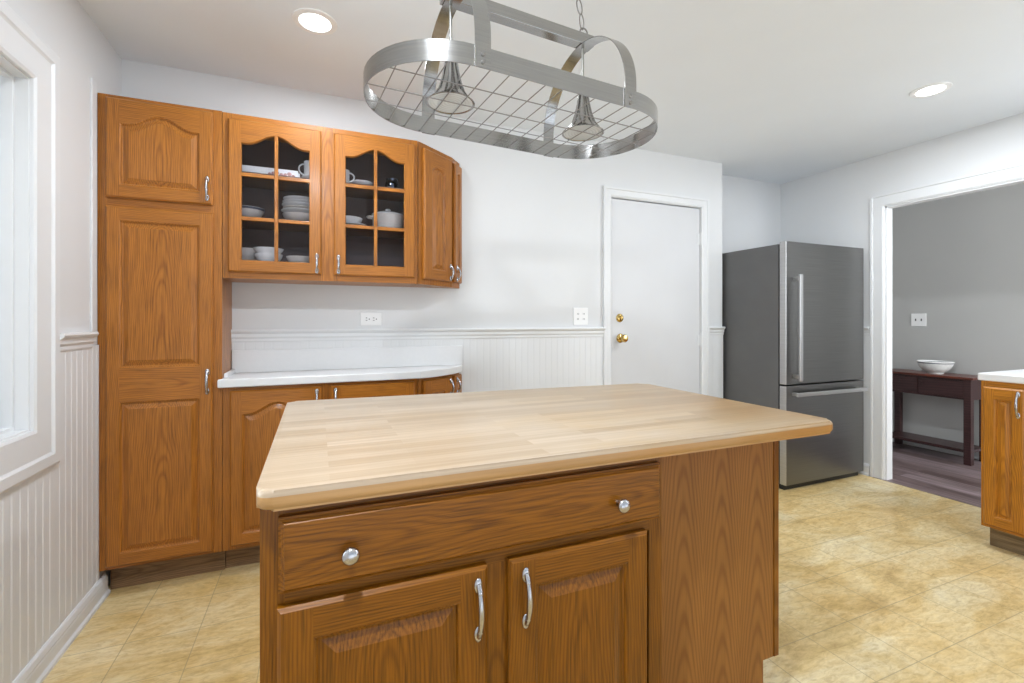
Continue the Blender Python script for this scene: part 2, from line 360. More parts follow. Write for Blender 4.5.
def sweep(bm, path, prof, closed=False):
    """path: list of (point, side vector, up vector); prof: list of (side, up) closed outline"""
    b2 = bmesh.new()
    rings = [[b2.verts.new(Vector(p)+Vector(s)*a+Vector(u)*b) for a, b in prof] for p, s, u in path]
    m = len(prof); rr = list(zip(rings, rings[1:])) + ([(rings[-1], rings[0])] if closed else [])
    for A, B in rr:
        for j in range(m): b2.faces.new((A[j], A[(j+1) % m], B[(j+1) % m], B[j]))
    if not closed: b2.faces.new(rings[0][::-1]); b2.faces.new(rings[-1])
    merge(bm, b2)

# ------------------------------------------------------------------ cabinet door
def arch_fn(kind, A, hw):
    def f(x):
        s = abs(x)/hw
        if kind == 'cathedral':
            if s >= 0.86: return 0.0
            return A*0.5*(1+math.cos(PI*s/0.86))
        if kind == 'round':
            return A*math.sqrt(max(0, 1-min(1, s)**2))
        return 0.0
    return f
def loop_pts(x0, x1, z0, z1, kind, A, ins, nseg=22):
    """outline of an opening, inset by ins (z1 = shoulder height)"""
    cx = (x0+x1)/2; hw = (x1-x0)/2; f = arch_fn(kind, A, hw)
    pts = [(x0+ins, z0+ins), (x1-ins, z0+ins)]
    if kind is None: pts += [(x1-ins, z1-ins), (x0+ins, z1-ins)]
    else:
        for i in range(nseg+1):
            s = 1-2*i/nseg
            pts.append((cx+s*(hw-ins), z1-ins+f(s*hw)))
    return pts
def door_mesh(w, h, openings, sw=0.050, t=0.02, panel=True, raise_w=0.020, vb=0):
    """openings: (z0, z1, arch kind, arch height). x 0..w, z 0..h, back at y 0, front at -t. material 0 = upright grain, 1 = level grain"""
    bm = nb()
    V = lambda x, y, z: bm.verts.new((x, y, z))
    e = 0.007
    # outer edge: square back, stepped bevel to the front
    L = []
    for ins, y in ((0, 0), (0, -t+0.007), (0.003, -t+0.004), (e, -t)):
        L.append([V(ins, y, ins), V(w-ins, y, ins), V(w-ins, y, h-ins), V(ins, y, h-ins)])
    for A, B in zip(L, L[1:]):
        for j in range(4):
            f = bm.faces.new((A[j], A[(j+1) % 4], B[(j+1) % 4], B[j])); f.material_index = 1 if j in (0, 2) else 0
    x0, x1 = sw, w-sw
    for a, b in ((e, x0), (x1, w-e)):
        bm.faces.new((V(a, -t, e), V(b, -t, e), V(b, -t, h-e), V(a, -t, h-e)))
    prev = [(x0, e), (x1, e)]
    for (z0, z1, kind, A) in openings:
        vs = [V(x, -t, z) for x, z in prev] + [V(x1, -t, z0), V(x0, -t, z0)]
        bm.faces.new(vs).material_index = 1
        full = loop_pts(x0, x1, z0, z1, kind, A, 0)
        top = full[2:]  # right to left
        prev = top[::-1]
    vs = [V(x, -t, z) for x, z in prev] + [V(x1, -t, h-e), V(x0, -t, h-e)]
    bm.faces.new(vs).material_index = 1
    for (z0, z1, kind, A) in openings:
        if panel: seq = ((0, -t), (0.005, -t+0.003), (0.008, -t+0.008), (0.013, -t+0.009), (0.013+raise_w*0.9, -t+0.0015), (0.013+raise_w, -t+0.0005))
        else: seq = ((0, -t), (0.004, -t+0.004), (0.004, 0))
        loops = [[V(x, y, z) for x, z in loop_pts(x0, x1, z0, z1, kind, A, ins)] for ins, y in seq]
        for A_, B_ in zip(loops, loops[1:]):
            n = len(A_)
            for j in range(n): bm.faces.new((A_[j], A_[(j+1) % n], B_[(j+1) % n], B_[j]))
        if panel: bm.faces.new(loops[-1])
    if panel: bm.faces.new(L[0][::-1])
    else:
        (z0, z1, kind, A) = openings[0]
        # back of the frame as four strips
        for a, b, c, d in ((0, x0+.004, 0, h), (x1-.004, w, 0, h), (x0+.004, x1-.004, 0, z0+.004), (x0+.004, x1-.004, z1+A, h)):
            bm.faces.new((V(a, 0, c), V(a, 0, d), V(b, 0, d), V(b, 0, c)))
    bmesh.ops.remove_doubles(bm, verts=bm.verts, dist=1e-5)
    return bm
def pull(parent, F, x, z0, z1, y=-0.02, name='handle'):
    """nickel bow pull with leaf shaped feet, upright from z0 to z1 on the face y"""
    bm = nb(); L = z1-z0
    for zc in (z0+0.013, z1-0.013):
        b2 = bmesh.new(); bmesh.ops.create_uvsphere(b2, u_segments=12, v_segments=8, radius=1)
        merge(bm, b2, 0, Matrix.Translation((x, y-0.003, zc)) @ Matrix.Diagonal((0.0090, 0.0050, 0.0165, 1)))
    pts = []; rs = []
    for i in range(15):
        s = i/14; z = z0+0.010+(L-0.020)*s
        out = 0.006+0.017*math.sin(PI*s)**0.7
        pts.append((x, y-out, z)); rs.append(0.0042+0.0018*math.sin(PI*s)+0.0012*(abs(s-.5) > .42))
    tube(bm, pts, rs, 10)
    for s in (0.13, 0.87): 
        b2 = bmesh.new(); bmesh.ops.create_uvsphere(b2, u_segments=10, v_segments=6, radius=0.0058)
        merge(bm, b2, 0, Matrix.Translation((x, y-0.006-0.017*math.sin(PI*s)**0.7, z0+0.010+(L-0.02)*s)))
    return mk(name, bm, 'nickel', parent, F, smooth=True)

# ------------------------------------------------------------------ room numbers
XL, YB, ZC = -0.886, 2.829, 2.491
XJ, YA, XR = 3.03, 3.049, 3.995
DX0, DX1, DZ = 1.955, 2.794, 2.103       # the white door
OY0, OY1, OZ = 1.36, 2.18, 2.085         # the doorway
WY0, WY1, WZ0, WZ1 = 0.85, 2.045, 0.845, 2.02
XH = 5.35
WT = 0.065                         # thickness of the right wall
RB = -1.25                         # the room is open behind here

# floor, ceiling
bm = nb(); box(bm, -1.0, XR-0.03, RB, 3.25, -0.05, 0); struct(mk('floor', bm, 'floor', origin=(0, 0, 0)))
bm = nb(); box(bm, XR-0.03, 5.5, RB, 3.25, -0.05, 0.0); struct(mk('floor_hall', bm, 'planks', origin=(0, 0, 0)))
bm = nb(); box(bm, -1.1, 5.5, RB, 3.25, ZC, ZC+0.08); ceiling = struct(mk('ceiling', bm, 'ceil'))
# left wall with window opening
bm = nb()
box(bm, XL-0.12, XL, RB, WY0, 0, ZC); box(bm, XL-0.12, XL, WY1, YB, 0, ZC)
box(bm, XL-0.12, XL, WY0, WY1, 0, WZ0); box(bm, XL-0.12, XL, WY0, WY1, WZ1, ZC)
wl = struct(mk('wall_left', bm, 'wall'))
# back wall with door opening, jog and alcove
bm = nb()
box(bm, XL-0.12, DX0-0.01, YB, YB+0.12, 0, ZC); box(bm, DX0-0.01, DX1+0.01, YB, YB+0.12, DZ+0.01, ZC)
box(bm, DX1+0.01, XJ, YB, YA+0.12, 0, ZC)
wb = struct(mk('wall_back', bm, 'wall'))
bm = nb(); box(bm, XJ, XR+WT, YA, YA+0.12, 0, ZC); struct(mk('wall_alcove', bm, 'wall'))
bm = nb()
box(bm, XR, XR+WT, OY1, YA, 0, ZC); box(bm, XR, XR+WT, OY0, OY1, OZ, ZC)
box(bm, XR, XR+WT, 0.45, OY0, 0, ZC); box(bm, XR, XR+WT, RB, -0.75, 0, ZC); box(bm, XR, XR+WT, -0.75, 0.45, 0, 1.1); box(bm, XR, XR+WT, -0.75, 0.45, 2.1, ZC)  # the side opening is out of view, added to let light in
wr = struct(mk('wall_right', bm, 'wall'))
bm = nb(); box(bm, XH, XH+0.1, RB, 3.2, 0, ZC); struct(mk('wall_hall', bm, 'grey'))
bm = nb(); box(bm, XR+WT, XH, 3.1, 3.2, 0, ZC); struct(mk('wall_hall_end', bm, 'grey'))

bm = nb()   # unseen rear wall, added with two wide openings to light the room
for a, b in ((-1.0, -0.5), (1.35, 1.6), (3.5, 4.06)): box(bm, a, b, RB-0.12, RB, 0, ZC)
box(bm, -0.5, 1.35, RB-0.12, RB, 2.12, ZC); box(bm, 1.6, 3.5, RB-0.12, RB, 2.12, ZC)
struct(mk('wall_rear_added', bm, 'wall'))
# beadboard wainscot
def beadboard(parent, p0, p1, z0, z1, nrm, sp=0.0445, name='beadboard'):
    p0 = Vector((*p0, 0)); p1 = Vector((*p1, 0)); L = (p1-p0).length; d = (p1-p0).normalized(); n = Vector((*nrm, 0))
    prof = [(0, 0.0)]; th = 0.009; prof.append((0, th)); s = sp*0.5
    while s < L-0.012:
        prof += [(s-0.0045, th), (s-0.003, th-0.0008), (s, th+0.0001), (s+0.003, th-0.0008), (s+0.0045, th)]; s += sp
    prof += [(L, th), (L, 0.0)]
    bm = nb(); A = [bm.verts.new(p0+d*a+n*b+Vector((0, 0, z0))) for a, b in prof]; B = [bm.verts.new(p0+d*a+n*b+Vector((0, 0, z1))) for a, b in prof]
    for i in range(len(prof)-1): bm.faces.new((A[i], A[i+1], B[i+1], B[i]))
    bm.faces.new((A[-1], A[0], B[0], B[-1]))
    return mk(name, bm, 'trim', parent)
RZ0, RZ1 = 1.098, 1.166
RAILP = [(0, 0), (0.012, 0), (0.014, 0.006), (0.014, 0.018), (0.020, 0.028), (0.020, 0.044), (0.030, 0.052), (0.034, 0.060), (0.030, 0.068), (0, 0.068)]
BASEP = [(0, 0), (0.024, 0), (0.024, 0.012), (0.016, 0.020), (0.015, 0.055), (0.013, 0.062), (0.015, 0.068), (0.010, 0.084), (0.004, 0.090), (0, 0.090)]
def mould(name, p0, p1, nrm, z, prof):
    bm = nb(); n = Vector((*nrm, 0)); u = Vector((0, 0, 1))
    sweep(bm, [((p0[0], p0[1], z), n, u), ((p1[0], p1[1], z), n, u)], prof)
    return mk(name, bm, 'trim')
TN = [0]
def trim(*a):
    TN[0] += 1; return struct(mould('trim_%d' % TN[0], *a))
WCO = 0.148     # window casing width
for (p0, p1, nr, par) in (((XL, RB), (XL, WY0-WCO), (1, 0), wl), ((XL, WY1+WCO), (XL, 2.55), (1, 0), wl)):
    beadboard(par, p0, p1, 0.02, RZ0+0.01, nr); trim(p0, (p1[0], min(p1[1], 2.478)), nr, RZ0, RAILP)
beadboard(wl, (XL, WY0-WCO), (XL, WY1+WCO), 0.02, WZ0-WCO-0.004, (1, 0))
struct(mould('baseboard_left', (XL+0.009, RB), (XL+0.009, 2.60), (1, 0), 0, BASEP))
bm = nb(); box(bm, XL, XL+0.008, 2.488, 2.535, RZ1, 2.235, 0.002); TN[0] += 1; struct(mk('trim_%d' % TN[0], bm, 'trim'))
DCO = 0.068
beadboard(wb, (DX0-DCO, YB), (-0.419, YB), 0.02, RZ0+0.01, (0, -1)); trim((DX0-DCO, YB), (-0.419, YB), (0, -1), RZ0, RAILP)
beadboard(wb, (XJ, YB), (DX1+DCO+0.008, YB), 0.02, RZ0+0.01, (0, -1)); trim((XJ, YB), (DX1+DCO+0.008, YB), (0, -1), RZ0, RAILP)
struct(mould('baseboard_back', (DX0-DCO, YB-0.009), (0.86, YB-0.009), (0, -1), 0, BASEP))
beadboard(wr, (XR, YA), (XR, OY1+0.10), 0.02, RZ0+0.01, (-1, 0)); trim((XR, YA), (XR, OY1+0.10), (-1, 0), RZ0, RAILP)
struct(mould('baseboard_right', (XR-0.009, YA), (XR-0.009, OY1+0.10), (-1, 0), 0, BASEP))
struct(mould('baseboard_hall', (XH, 3.1), (XH, RB), (-1, 0), 0, BASEP))

# doorway casing (kitchen side), jambs
def casing_profile(w): return [(0, 0), (0.010, 0), (0.016, 0.012), (0.016, w-0.02), (0.022, w-0.014), (0.022, w), (0, w)]
def frame_casing(bm, corners, w, nrm):
    """mitred casing following the corner list (inner edge), out = away from opening"""
    n = Vector(nrm); path = []
    P = [Vector(c) for c in corners]
    for i, p in enumerate(P):
        a = (p-P[i-1]).normalized() if i > 0 else None; b = (P[i+1]-p).normalized() if i < len(P)-1 else None
        if a is None: o = n.cross(b); 
        elif b is None: o = n.cross(a)
        else:
            o1 = n.cross(a); o2 = n.cross(b); o = (o1+o2); o = o/(o.length**2/2) if o.length else o1
        path.append((p, n, o))
    sweep(bm, path, casing_profile(w), closed=False)
bm = nb(); x = XR
frame_casing(bm, [(x, OY1, 0), (x, OY1, OZ), (x, OY0, OZ), (x, OY0, 0)], 0.095, (-1, 0, 0))
box(bm, XR-0.002, XR+WT+0.002, OY1-0.012, OY1, 0, OZ); box(bm, XR-0.002, XR+WT+0.002, OY0, OY0+0.012, 0, OZ); box(bm, XR-0.002, XR+WT+0.002, OY0, OY1, OZ-0.012, OZ)
TN[0] += 1; struct(mk('trim_%d' % TN[0], bm, 'trim'))
# strike hole mark on the casing
# white door
d1 = struct(empty('door_1', (DX0, YB, 0)))
bm = nb(); box(bm, DX0, DX1, YB+0.004, YB+0.042, 0.012, DZ-0.003, 0.0015); mk('door_panel', bm, 'door', d1)
bm = nb(); frame_casing(bm, [(DX0-0.004, YB, 0), (DX0-0.004, YB, DZ+0.008), (DX1+0.008, YB, DZ+0.008), (DX1+0.008, YB, 0)], DCO, (0, -1, 0))
mk('door_casing', bm, 'trim', d1)
bm = nb()
box(bm, DX0-0.010, DX0-0.0045, YB+0.0, YB+0.12, 0, DZ+0.01); box(bm, DX1+0.0045, DX1+0.010, YB+0.0, YB+0.12, 0, DZ+0.01); box(bm, DX0-0.01, DX1+0.01, YB+0.0, YB+0.12, DZ+0.004, DZ+0.01)
mk('door_jamb', bm, 'trim', d1)
bm = nb(); box(bm, DX0-0.0045, DX1+0.0045, YB+0.045, YB+0.05, 0, DZ+0.004); mk('gap_shade_sheet', bm, 'gap', d1)  # black sheet behind the slab, paints shade into the door gaps
RY = Matrix.Rotation(PI/2, 4, 'X')   # z axis -> -y
bm = nb(); lathe(bm, [(0, 0), (0.031, 0), (0.031, 0.004), (0.026, 0.010), (0.020, 0.013), (0.0, 0.014)], (2.033, YB+0.004, 1.233), 28, RY)
box(bm, 2.027, 2.039, YB-0.026, YB-0.008, 1.218, 1.248, 0.003); mk('deadbolt', bm, 'brass', d1, smooth=True, label='brass deadbolt thumb turn')
bm = nb(); lathe(bm, [(0, 0), (0.033, 0), (0.033, 0.004), (0.027, 0.010), (0.012, 0.014), (0.011, 0.026), (0.020, 0.034), (0.028, 0.044), (0.029, 0.056), (0.022, 0.066), (0.0, 0.069)], (2.038, YB+0.004, 1.085), 28, RY)
mk('door_knob', bm, 'brass', d1, smooth=True, label='round brass door knob')
for z in (1.86, 1.06, 0.26):
    bm = nb(); tube(bm, [(DX1+0.002, YB-0.004, z-0.045), (DX1+0.002, YB-0.004, z+0.045)], 0.006, 10)
    box(bm, DX1-0.02, DX1+0.004, YB+0.0008, YB+0.004, z-0.044, z+0.044)
    for q in (-0.05, 0.05): tube(bm, [(DX1+0.002, YB-0.004, z+q-0.003), (DX1+0.002, YB-0.004, z+q+0.003)], 0.0045, 8)
    mk('hinge', bm, 'trim', d1)
# window
w1 = struct(empty('window_1', (XL, WY0, WZ0)))
bm = nb(); P = [(XL, WY0, WZ0), (XL, WY0, WZ1), (XL, WY1, WZ1), (XL, WY1, WZ0)]
def closed_casing(bm, y0, y1, z0, z1, w, prof):
    path = [((XL, y0, z0), (1, 0, 0), (0, -1, -1)), ((XL, y0, z1), (1, 0, 0), (0, -1, 1)), ((XL, y1, z1), (1, 0, 0), (0, 1, 1)), ((XL, y1, z0), (1, 0, 0), (0, 1, -1))]
    sweep(bm, path, prof, closed=True)
closed_casing(bm, WY0, WY1, WZ0, WZ1, WCO, [(0, 0), (0.010, 0), (0.015, 0.010), (0.017, 0.095), (0.020, 0.100), (0.024, 0.105), (0.024, 0.138), (0.020, WCO), (0, WCO)])
mk('window_casing', bm, 'trim', w1)
bm = nb()  # stepped jamb liner
def ring(bm, x0, x1, th):
    y0, y1, z0, z1 = WY0, WY1, WZ0, WZ1
    box(bm, x0, x1, y1-th, y1, z0, z1); box(bm, x0, x1, y0, y0+th, z0, z1); box(bm, x0, x1, y0+th, y1-th, z1-th, z1); box(bm, x0, x1, y0+th, y1-th, z0, z0+th)
ring(bm, XL-0.035, XL, 0.006); ring(bm, XL-0.055, XL-0.035, 0.018); ring(bm, XL-0.12, XL-0.055, 0.012)
mk('window_jamb', bm, 'trim', w1)
ym = (WY0+WY1)/2
for (a, b, xs) in ((WY0+0.012, ym+0.02, XL-0.10), (ym-0.02, WY1-0.018, XL-0.075)):
    bm = nb(); fw = 0.045; z0, z1 = WZ0+0.018, WZ1-0.018
    box(bm, xs-0.012, xs+0.012, a, a+fw, z0, z1, 0.003); box(bm, xs-0.012, xs+0.012, b-fw, b, z0, z1, 0.003)
    box(bm, xs-0.012, xs+0.012, a+fw, b-fw, z0, z0+fw, 0.003); box(bm, xs-0.012, xs+0.012, a+fw, b-fw, z1-fw, z1, 0.003)
    sh = mk('window_sash', bm, 'trim', w1)
    bm = nb(); box(bm, xs-0.002, xs+0.002, a+fw-0.003, b-fw+0.003, z0+fw-0.003, z1-fw+0.003); mk('pane', bm, 'glass', sh)

# ------------------------------------------------------------------ tall pantry cabinet
YF = 2.556                       # plane of the cabinet faces
TX0, TX1 = -0.884, -0.419
GW = 'cabinets along the back wall'
pc = empty('pantry_cabinet', (TX0, YF, 0.0), 'tall narrow honey oak pantry cabinet reaching nearly to the ceiling beside the left wall', 'cabinet')
bm = nb(); box(bm, TX0, TX1, YF+0.019, YB-0.002, 0.122, 2.203); mk('body', bm, 'oak_v', pc)
bm = nb()
box(bm, TX0, TX0+0.035, YF, YF+0.019, 0.122, 2.203); box(bm, TX1-0.045, TX1, YF, YF+0.019, 0.122, 2.203)
box(bm, TX0+0.035, TX1-0.045, YF, YF+0.019, 2.165, 2.203, 0, mi=1); box(bm, TX0+0.035, TX1-0.045, YF, YF+0.019, 1.70, 1.765, 0, mi=1); box(bm, TX0+0.035, TX1-0.045, YF, YF+0.019, 0.122, 0.15, 0, mi=1)
mk('face_frame', bm, ['oak_v', 'oak_h'], pc)
F = frame((-0.853, YF, 1.752)); h = 2.187-1.752; w = 0.398
dt = mk('door', door_mesh(w, h, [(0.055, h-0.108, 'cathedral', 0.05)]), ['oak_v', 'oak_h'], pc, F, label='upper pantry door with an arched raised panel')
pull(dt, F, w-0.020, 0.018, 0.128)
F = frame((-0.853, YF, 0.137)); h = 1.715-0.137
dt = mk('door', door_mesh(w, h, [(0.055, 0.718, None, 0), (0.868, h-0.062, None, 0)]), ['oak_v', 'oak_h'], pc, F, label='long lower pantry door with two raised panels')
pull(dt, F, w-0.020, 0.735, 0.850)
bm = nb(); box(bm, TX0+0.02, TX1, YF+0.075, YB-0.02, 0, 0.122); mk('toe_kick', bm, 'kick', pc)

# ------------------------------------------------------------------ plan outline shared by wall and base runs: straight front then two angled faces
A0, A1, A2, A3 = (-0.419, YF), (0.506, YF), (0.748, 2.735), (0.822, YB)
def plan(off=0.0, x0=-0.417):
    return [(x0, YF-off), (A1[0]+off*0.35, YF-off), (A2[0]+off*0.8, A2[1]-off*0.65), (A3[0]+off*1.2, YB-0.002), (x0, YB-0.002)]
ang1 = math.atan2(A2[1]-A1[1], A2[0]-A1[0]); ang2 = math.atan2(A3[1]-A2[1], A3[0]-A2[0])
len1 = math.dist(A1, A2); len2 = math.dist(A2, A3)
UZ0, UZ1 = 1.415, 2.200
# glass-fronted wall cabinet
gc = empty('wall_cabinet', (-0.417, YF, UZ0), 'honey oak wall cabinet with two arched glass doors full of white dishes', 'cabinet')
bm = nb()
X0, X1 = -0.417, 0.504
box(bm, X0, X1, YF+0.019, YB-0.002, UZ1-0.018, UZ1); box(bm, X0, X0+0.016, YF+0.019, YB-0.002, UZ0, UZ1-0.018); box(bm, X1-0.016, X1, YF+0.019, YB-0.002, UZ0, UZ1-0.018)
box(bm, X0+0.016, X1-0.016, YF+0.019, YB-0.002, UZ0, UZ0+0.018)
mk('body', bm, 'oak_h', gc)
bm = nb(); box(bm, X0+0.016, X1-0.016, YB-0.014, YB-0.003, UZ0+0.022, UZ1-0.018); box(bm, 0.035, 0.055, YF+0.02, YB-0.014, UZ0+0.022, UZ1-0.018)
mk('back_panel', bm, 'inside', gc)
SH = (1.497, 1.718, 1.938)
for z in SH:
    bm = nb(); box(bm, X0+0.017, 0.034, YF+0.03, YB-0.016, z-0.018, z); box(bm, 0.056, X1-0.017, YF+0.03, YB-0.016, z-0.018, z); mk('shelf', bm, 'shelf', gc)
bm = nb()
box(bm, X0, -0.370, YF, YF+0.019, UZ0, UZ1); box(bm, -0.005, 0.094, YF, YF+0.019, UZ0, UZ1); box(bm, 0.464, X1, YF, YF+0.019, UZ0, UZ1)
for z0, z1 in ((UZ0, 1.470), (2.140, UZ1)):
    box(bm, -0.370, -0.005, YF, YF+0.019, z0, z1, mi=1); box(bm, 0.094, 0.464, YF, YF+0.019, z0, z1, mi=1)
mk('face_frame', bm, ['oak_v', 'oak_h'], gc)
def glass_door(x0, x1, lab, hx):
    F = frame((x0, YF, 1.445)); w = x1-x0; h = 2.172-1.445; sw = 0.053
    op = (0.053, h-0.110, 'cathedral', 0.052)
    d = mk('door', door_mesh(w, h, [op], sw=sw, panel=False), ['oak_v', 'oak_h'], gc, F, label=lab)
    bm = nb(); c = w/2
    box(bm, c-0.0085, c+0.0085, -0.019, -0.004, op[0], op[1]+op[3]+0.004, 0.003)
    mk('muntin', bm, 'oak_v', d, F)
    for z in (0.256, 0.466):
        bm = nb(); box(bm, sw, c-0.0085, -0.0185, -0.004, z-0.009, z+0.009, 0.003); box(bm, c+0.0085, w-sw, -0.0185, -0.004, z-0.009, z+0.009, 0.003); mk('muntin', bm, 'oak_h', d, F)
    bm = nb(); box(bm, sw-0.01, w-sw+0.01, -0.0035, -0.001, op[0]-0.008, op[1]+op[3]+0.012); mk('glass_pane', bm, 'cabglass', d, F)
    pull(d, F, hx, 0.006, 0.102)
    return d
glass_door(-0.394, 0.016, 'left arched glass door', 0.41-0.022)
glass_door(0.074, 0.486, 'right arched glass door', 0.022)
# angled end wall cabinet
def end_cabinet(name, z0, z1, label, kick=False):
    t = empty(name, (A1[0], YF, z0), label, 'cabinet')
    bm = nb(); prism(bm, [(A1[0]+0.002, YF+0.002), (A2[0]-0.001, A2[1]+0.002), (A3[0]-0.002, YB-0.002), (A1[0]+0.002, YB-0.002)], z0, z1)
    mk('body', bm, 'oak_v', t)
    return t
ec = end_cabinet('corner_wall_cabinet', UZ0, UZ1, 'angled end cabinet of honey oak on the wall beside the glass doors')
def two_doors(ec, z0, z1, arch, hz):
    h = z1-z0
    F = frame((*A1, z0), ang1); Fd = F @ Matrix.Translation((0.034, 0, 0)); w = len1-0.056
    d = mk('door', door_mesh(w, h, [(0.055, h-0.075-(0.04 if arch else 0), 'round' if arch else None, 0.035 if arch else 0)], sw=0.062, raise_w=0.022), ['oak_v', 'oak_h'], ec, Fd)
    pull(d, Fd, w-0.02, *hz)
    F = frame((*A2, z0), ang2); Fd = F @ Matrix.Translation((0.006, 0, 0)); w = len2-0.012
    d = mk('door', door_mesh(w, h, [(0.055, h-0.075, 'round' if arch else None, 0.02 if arch else 0)], sw=0.03, raise_w=0.012), ['oak_v', 'oak_h'], ec, Fd)
    pull(d, Fd, 0.02, *hz)
two_doors(ec, 1.445, 2.172, True, (0.006, 0.102))

# ------------------------------------------------------------------ base run
bc = empty('base_cabinet', (-0.417, YF, 0), 'honey oak base cabinet under the white counter beside the pantry', 'cabinet')
BZ = 0.896
bm = nb(); box(bm, -0.417, 0.504, YF+0.019, YB-0.026, 0.122, BZ); mk('body', bm, 'oak_v', bc)
bm = nb()
box(bm, -0.417, -0.360, YF, YF+0.019, 0.122, BZ); box(bm, 0.0, 0.075, YF, YF+0.019, 0.122, BZ); box(bm, 0.464, 0.504, YF, YF+0.019, 0.122, BZ)
for z0, z1 in ((0.122, 0.16), (0.86, BZ)):
    box(bm, -0.360, 0.0, YF, YF+0.019, z0, z1, mi=1); box(bm, 0.075, 0.464, YF, YF+0.019, z0, z1, mi=1)
mk('face_frame', bm, ['oak_v', 'oak_h'], bc)
for x0, x1, hx in ((-0.386, 0.016, 0.402-0.022), (0.060, 0.486, 0.022)):
    h = 0.880-0.143; F = frame((x0, YF, 0.143))
    d = mk('door', door_mesh(x1-x0, h, [(0.055, h-0.112, 'cathedral', 0.05)]), ['oak_v', 'oak_h'], bc, F)
    pull(d, F, hx, h-0.115, h-0.012)
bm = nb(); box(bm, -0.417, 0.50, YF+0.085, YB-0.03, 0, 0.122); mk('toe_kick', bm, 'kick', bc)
ebc = empty('corner_base_cabinet', (A1[0], YF, 0), 'angled end base cabinet of honey oak beneath the clipped counter corner', 'cabinet')
bm = nb(); prism(bm, [(A1[0]+0.002, YF+0.002), (A2[0]-0.001, A2[1]+0.002), (A3[0]-0.012, YB-0.026), (A1[0]+0.002, YB-0.026)], 0.122, BZ); mk('body', bm, 'oak_v', ebc)
two_doors(ebc, 0.143, 0.880, False, (0.62, 0.725))
bm = nb(); prism(bm, [(A1[0]+0.002, YF+0.085), (A2[0]-0.05, A2[1]+0.03), (A1[0]+0.002, YB-0.03)], 0, 0.122); mk('toe_kick', bm, 'kick', ebc)
# counter
ct = empty('countertop', (-0.417, YF, BZ), 'white laminate countertop with backsplash on the oak base cabinets', 'countertop')
bm = nb()
poly = [(-0.432, YF-0.034), (A1[0]+0.010, YF-0.034)]
# rounded transition then clipped corner
poly += [(0.60, 2.566), (0.69, 2.622), (0.765, 2.690), (0.815, 2.755), (0.838, YB-0.002), (-0.416, YB-0.002), (-0.416, YF-0.023), (-0.432, YF-0.023)]
prism(bm, poly, BZ+0.002, 0.938, 0.005, 2); mk('worktop', bm, 'lam', ct)
bm = nb(); box(bm, -0.416, 0.834, YB-0.022, YB-0.0102, 0.9382, 1.056, 0.002); box(bm, -0.416, 0.834, YB-0.0102, YB-0.002, 0.9382, 1.05); mk('backsplash', bm, 'lam', ct)
bm = nb(); prism(bm, [(-0.4165+0.0, YF+0.03), (-0.402, YF+0.035), (-0.402, YB-0.024), (-0.4165, YB-0.024)], 0.9382, 0.960, 0.003, 2); mk('side_splash', bm, 'lam', ct)

# ------------------------------------------------------------------ dishes
def bowl(bm, r, h, c=(0, 0, 0), foot=0.45, th=0.004, mi=0):
    pr = [(0, 0.0), (r*foot, 0.0), (r*foot, h*0.08), (r*0.75, h*0.32), (r*0.93, h*0.68), (r, h), (r-th, h), (r*0.9-th, h*0.68), (r*0.7, h*0.36), (0, h*0.14)]
    lathe(bm, pr, c, 36, mi=mi)
def plate(bm, r, c=(0, 0, 0), h=0.018):
    lathe(bm, [(0, 0), (r*0.6, 0), (r*0.62, h*0.2), (r*0.75, h*0.4), (r, h), (r, h+0.003), (r*0.72, h*0.55), (r*0.6, h*0.35), (0, h*0.3)], c, 36)
def mug(name, x, y, z, r, h, hang, mat, label, group=None):
    t = empty(name, (x, y, z), label, 'mug', group)
    bm = nb(); lathe(bm, [(0, 0), (r*0.85, 0), (r, h*0.1), (r, h), (r-0.004, h), (r-0.005, h*0.1), (0, h*0.08)], (x, y, z), 28); mk('cup_body', bm, mat, t, smooth=True)
    bm = nb(); pts = []
    for i in range(13):
        a = -PI/2+PI*i/12; q = r-0.003+0.028*math.cos(a); pts.append((x+q*math.cos(hang), y+q*math.sin(hang), z+h*0.53+h*0.30*math.sin(a)))
    tube(bm, pts, 0.0042, 8); mk('cup_handle', bm, mat, t, smooth=True)
    return t
def dish(name, fn, x, y, z, mat, label, cat, group=None):
    bm = nb(); fn(bm, (x, y, z)); o = mk(name, bm, mat, smooth=True); tag(o, label, cat, group); return o
ym = 2.69
zt, zm, zb = SH[2]+0.0005, SH[1]+0.0005, SH[0]+0.0005
# top shelf, left: long serving tray with floral motif, plate, mug
t = empty('serving_tray', (-0.24, 2.68, zt), 'long white tray with a raised rim and red floral motif on the top shelf', 'tray')
bm = nb(); 
box(bm, -0.385, -0.095, 2.63, 2.75, zt, zt+0.006, 0.002); box(bm, -0.385, -0.095, 2.622, 2.630, zt, zt+0.042, 0.002); box(bm, -0.385, -0.095, 2.75, 2.758, zt, zt+0.055, 0.002); box(bm, -0.393, -0.385, 2.622, 2.758, zt, zt+0.03, 0.002); box(bm, -0.095, -0.087, 2.622, 2.758, zt, zt+0.03, 0.002)
mk('tray_body', bm, 'china', t)
bm = nb()
for k in range(7): lathe(bm, [(0, 0), (0.008+0.003*(k % 2), 0), (0.006, 0.0015), (0, 0.0018)], (-0.225+0.018*k, 2.6218, zt+0.015+0.004*(k % 3-1)), 8, RY)
mk('floral_motif', bm, 'pink', t, label='dark red floral motif')
dish('plate', lambda b, c: plate(b, 0.050, c), -0.030, 2.645, zt, 'china', 'small white saucer under the mug behind the left glass door', 'plate')
mug('mug', -0.036, 2.645, zt+0.0075, 0.033, 0.092, PI+0.3, 'china', 'white mug with its handle to the left behind the left glass door')
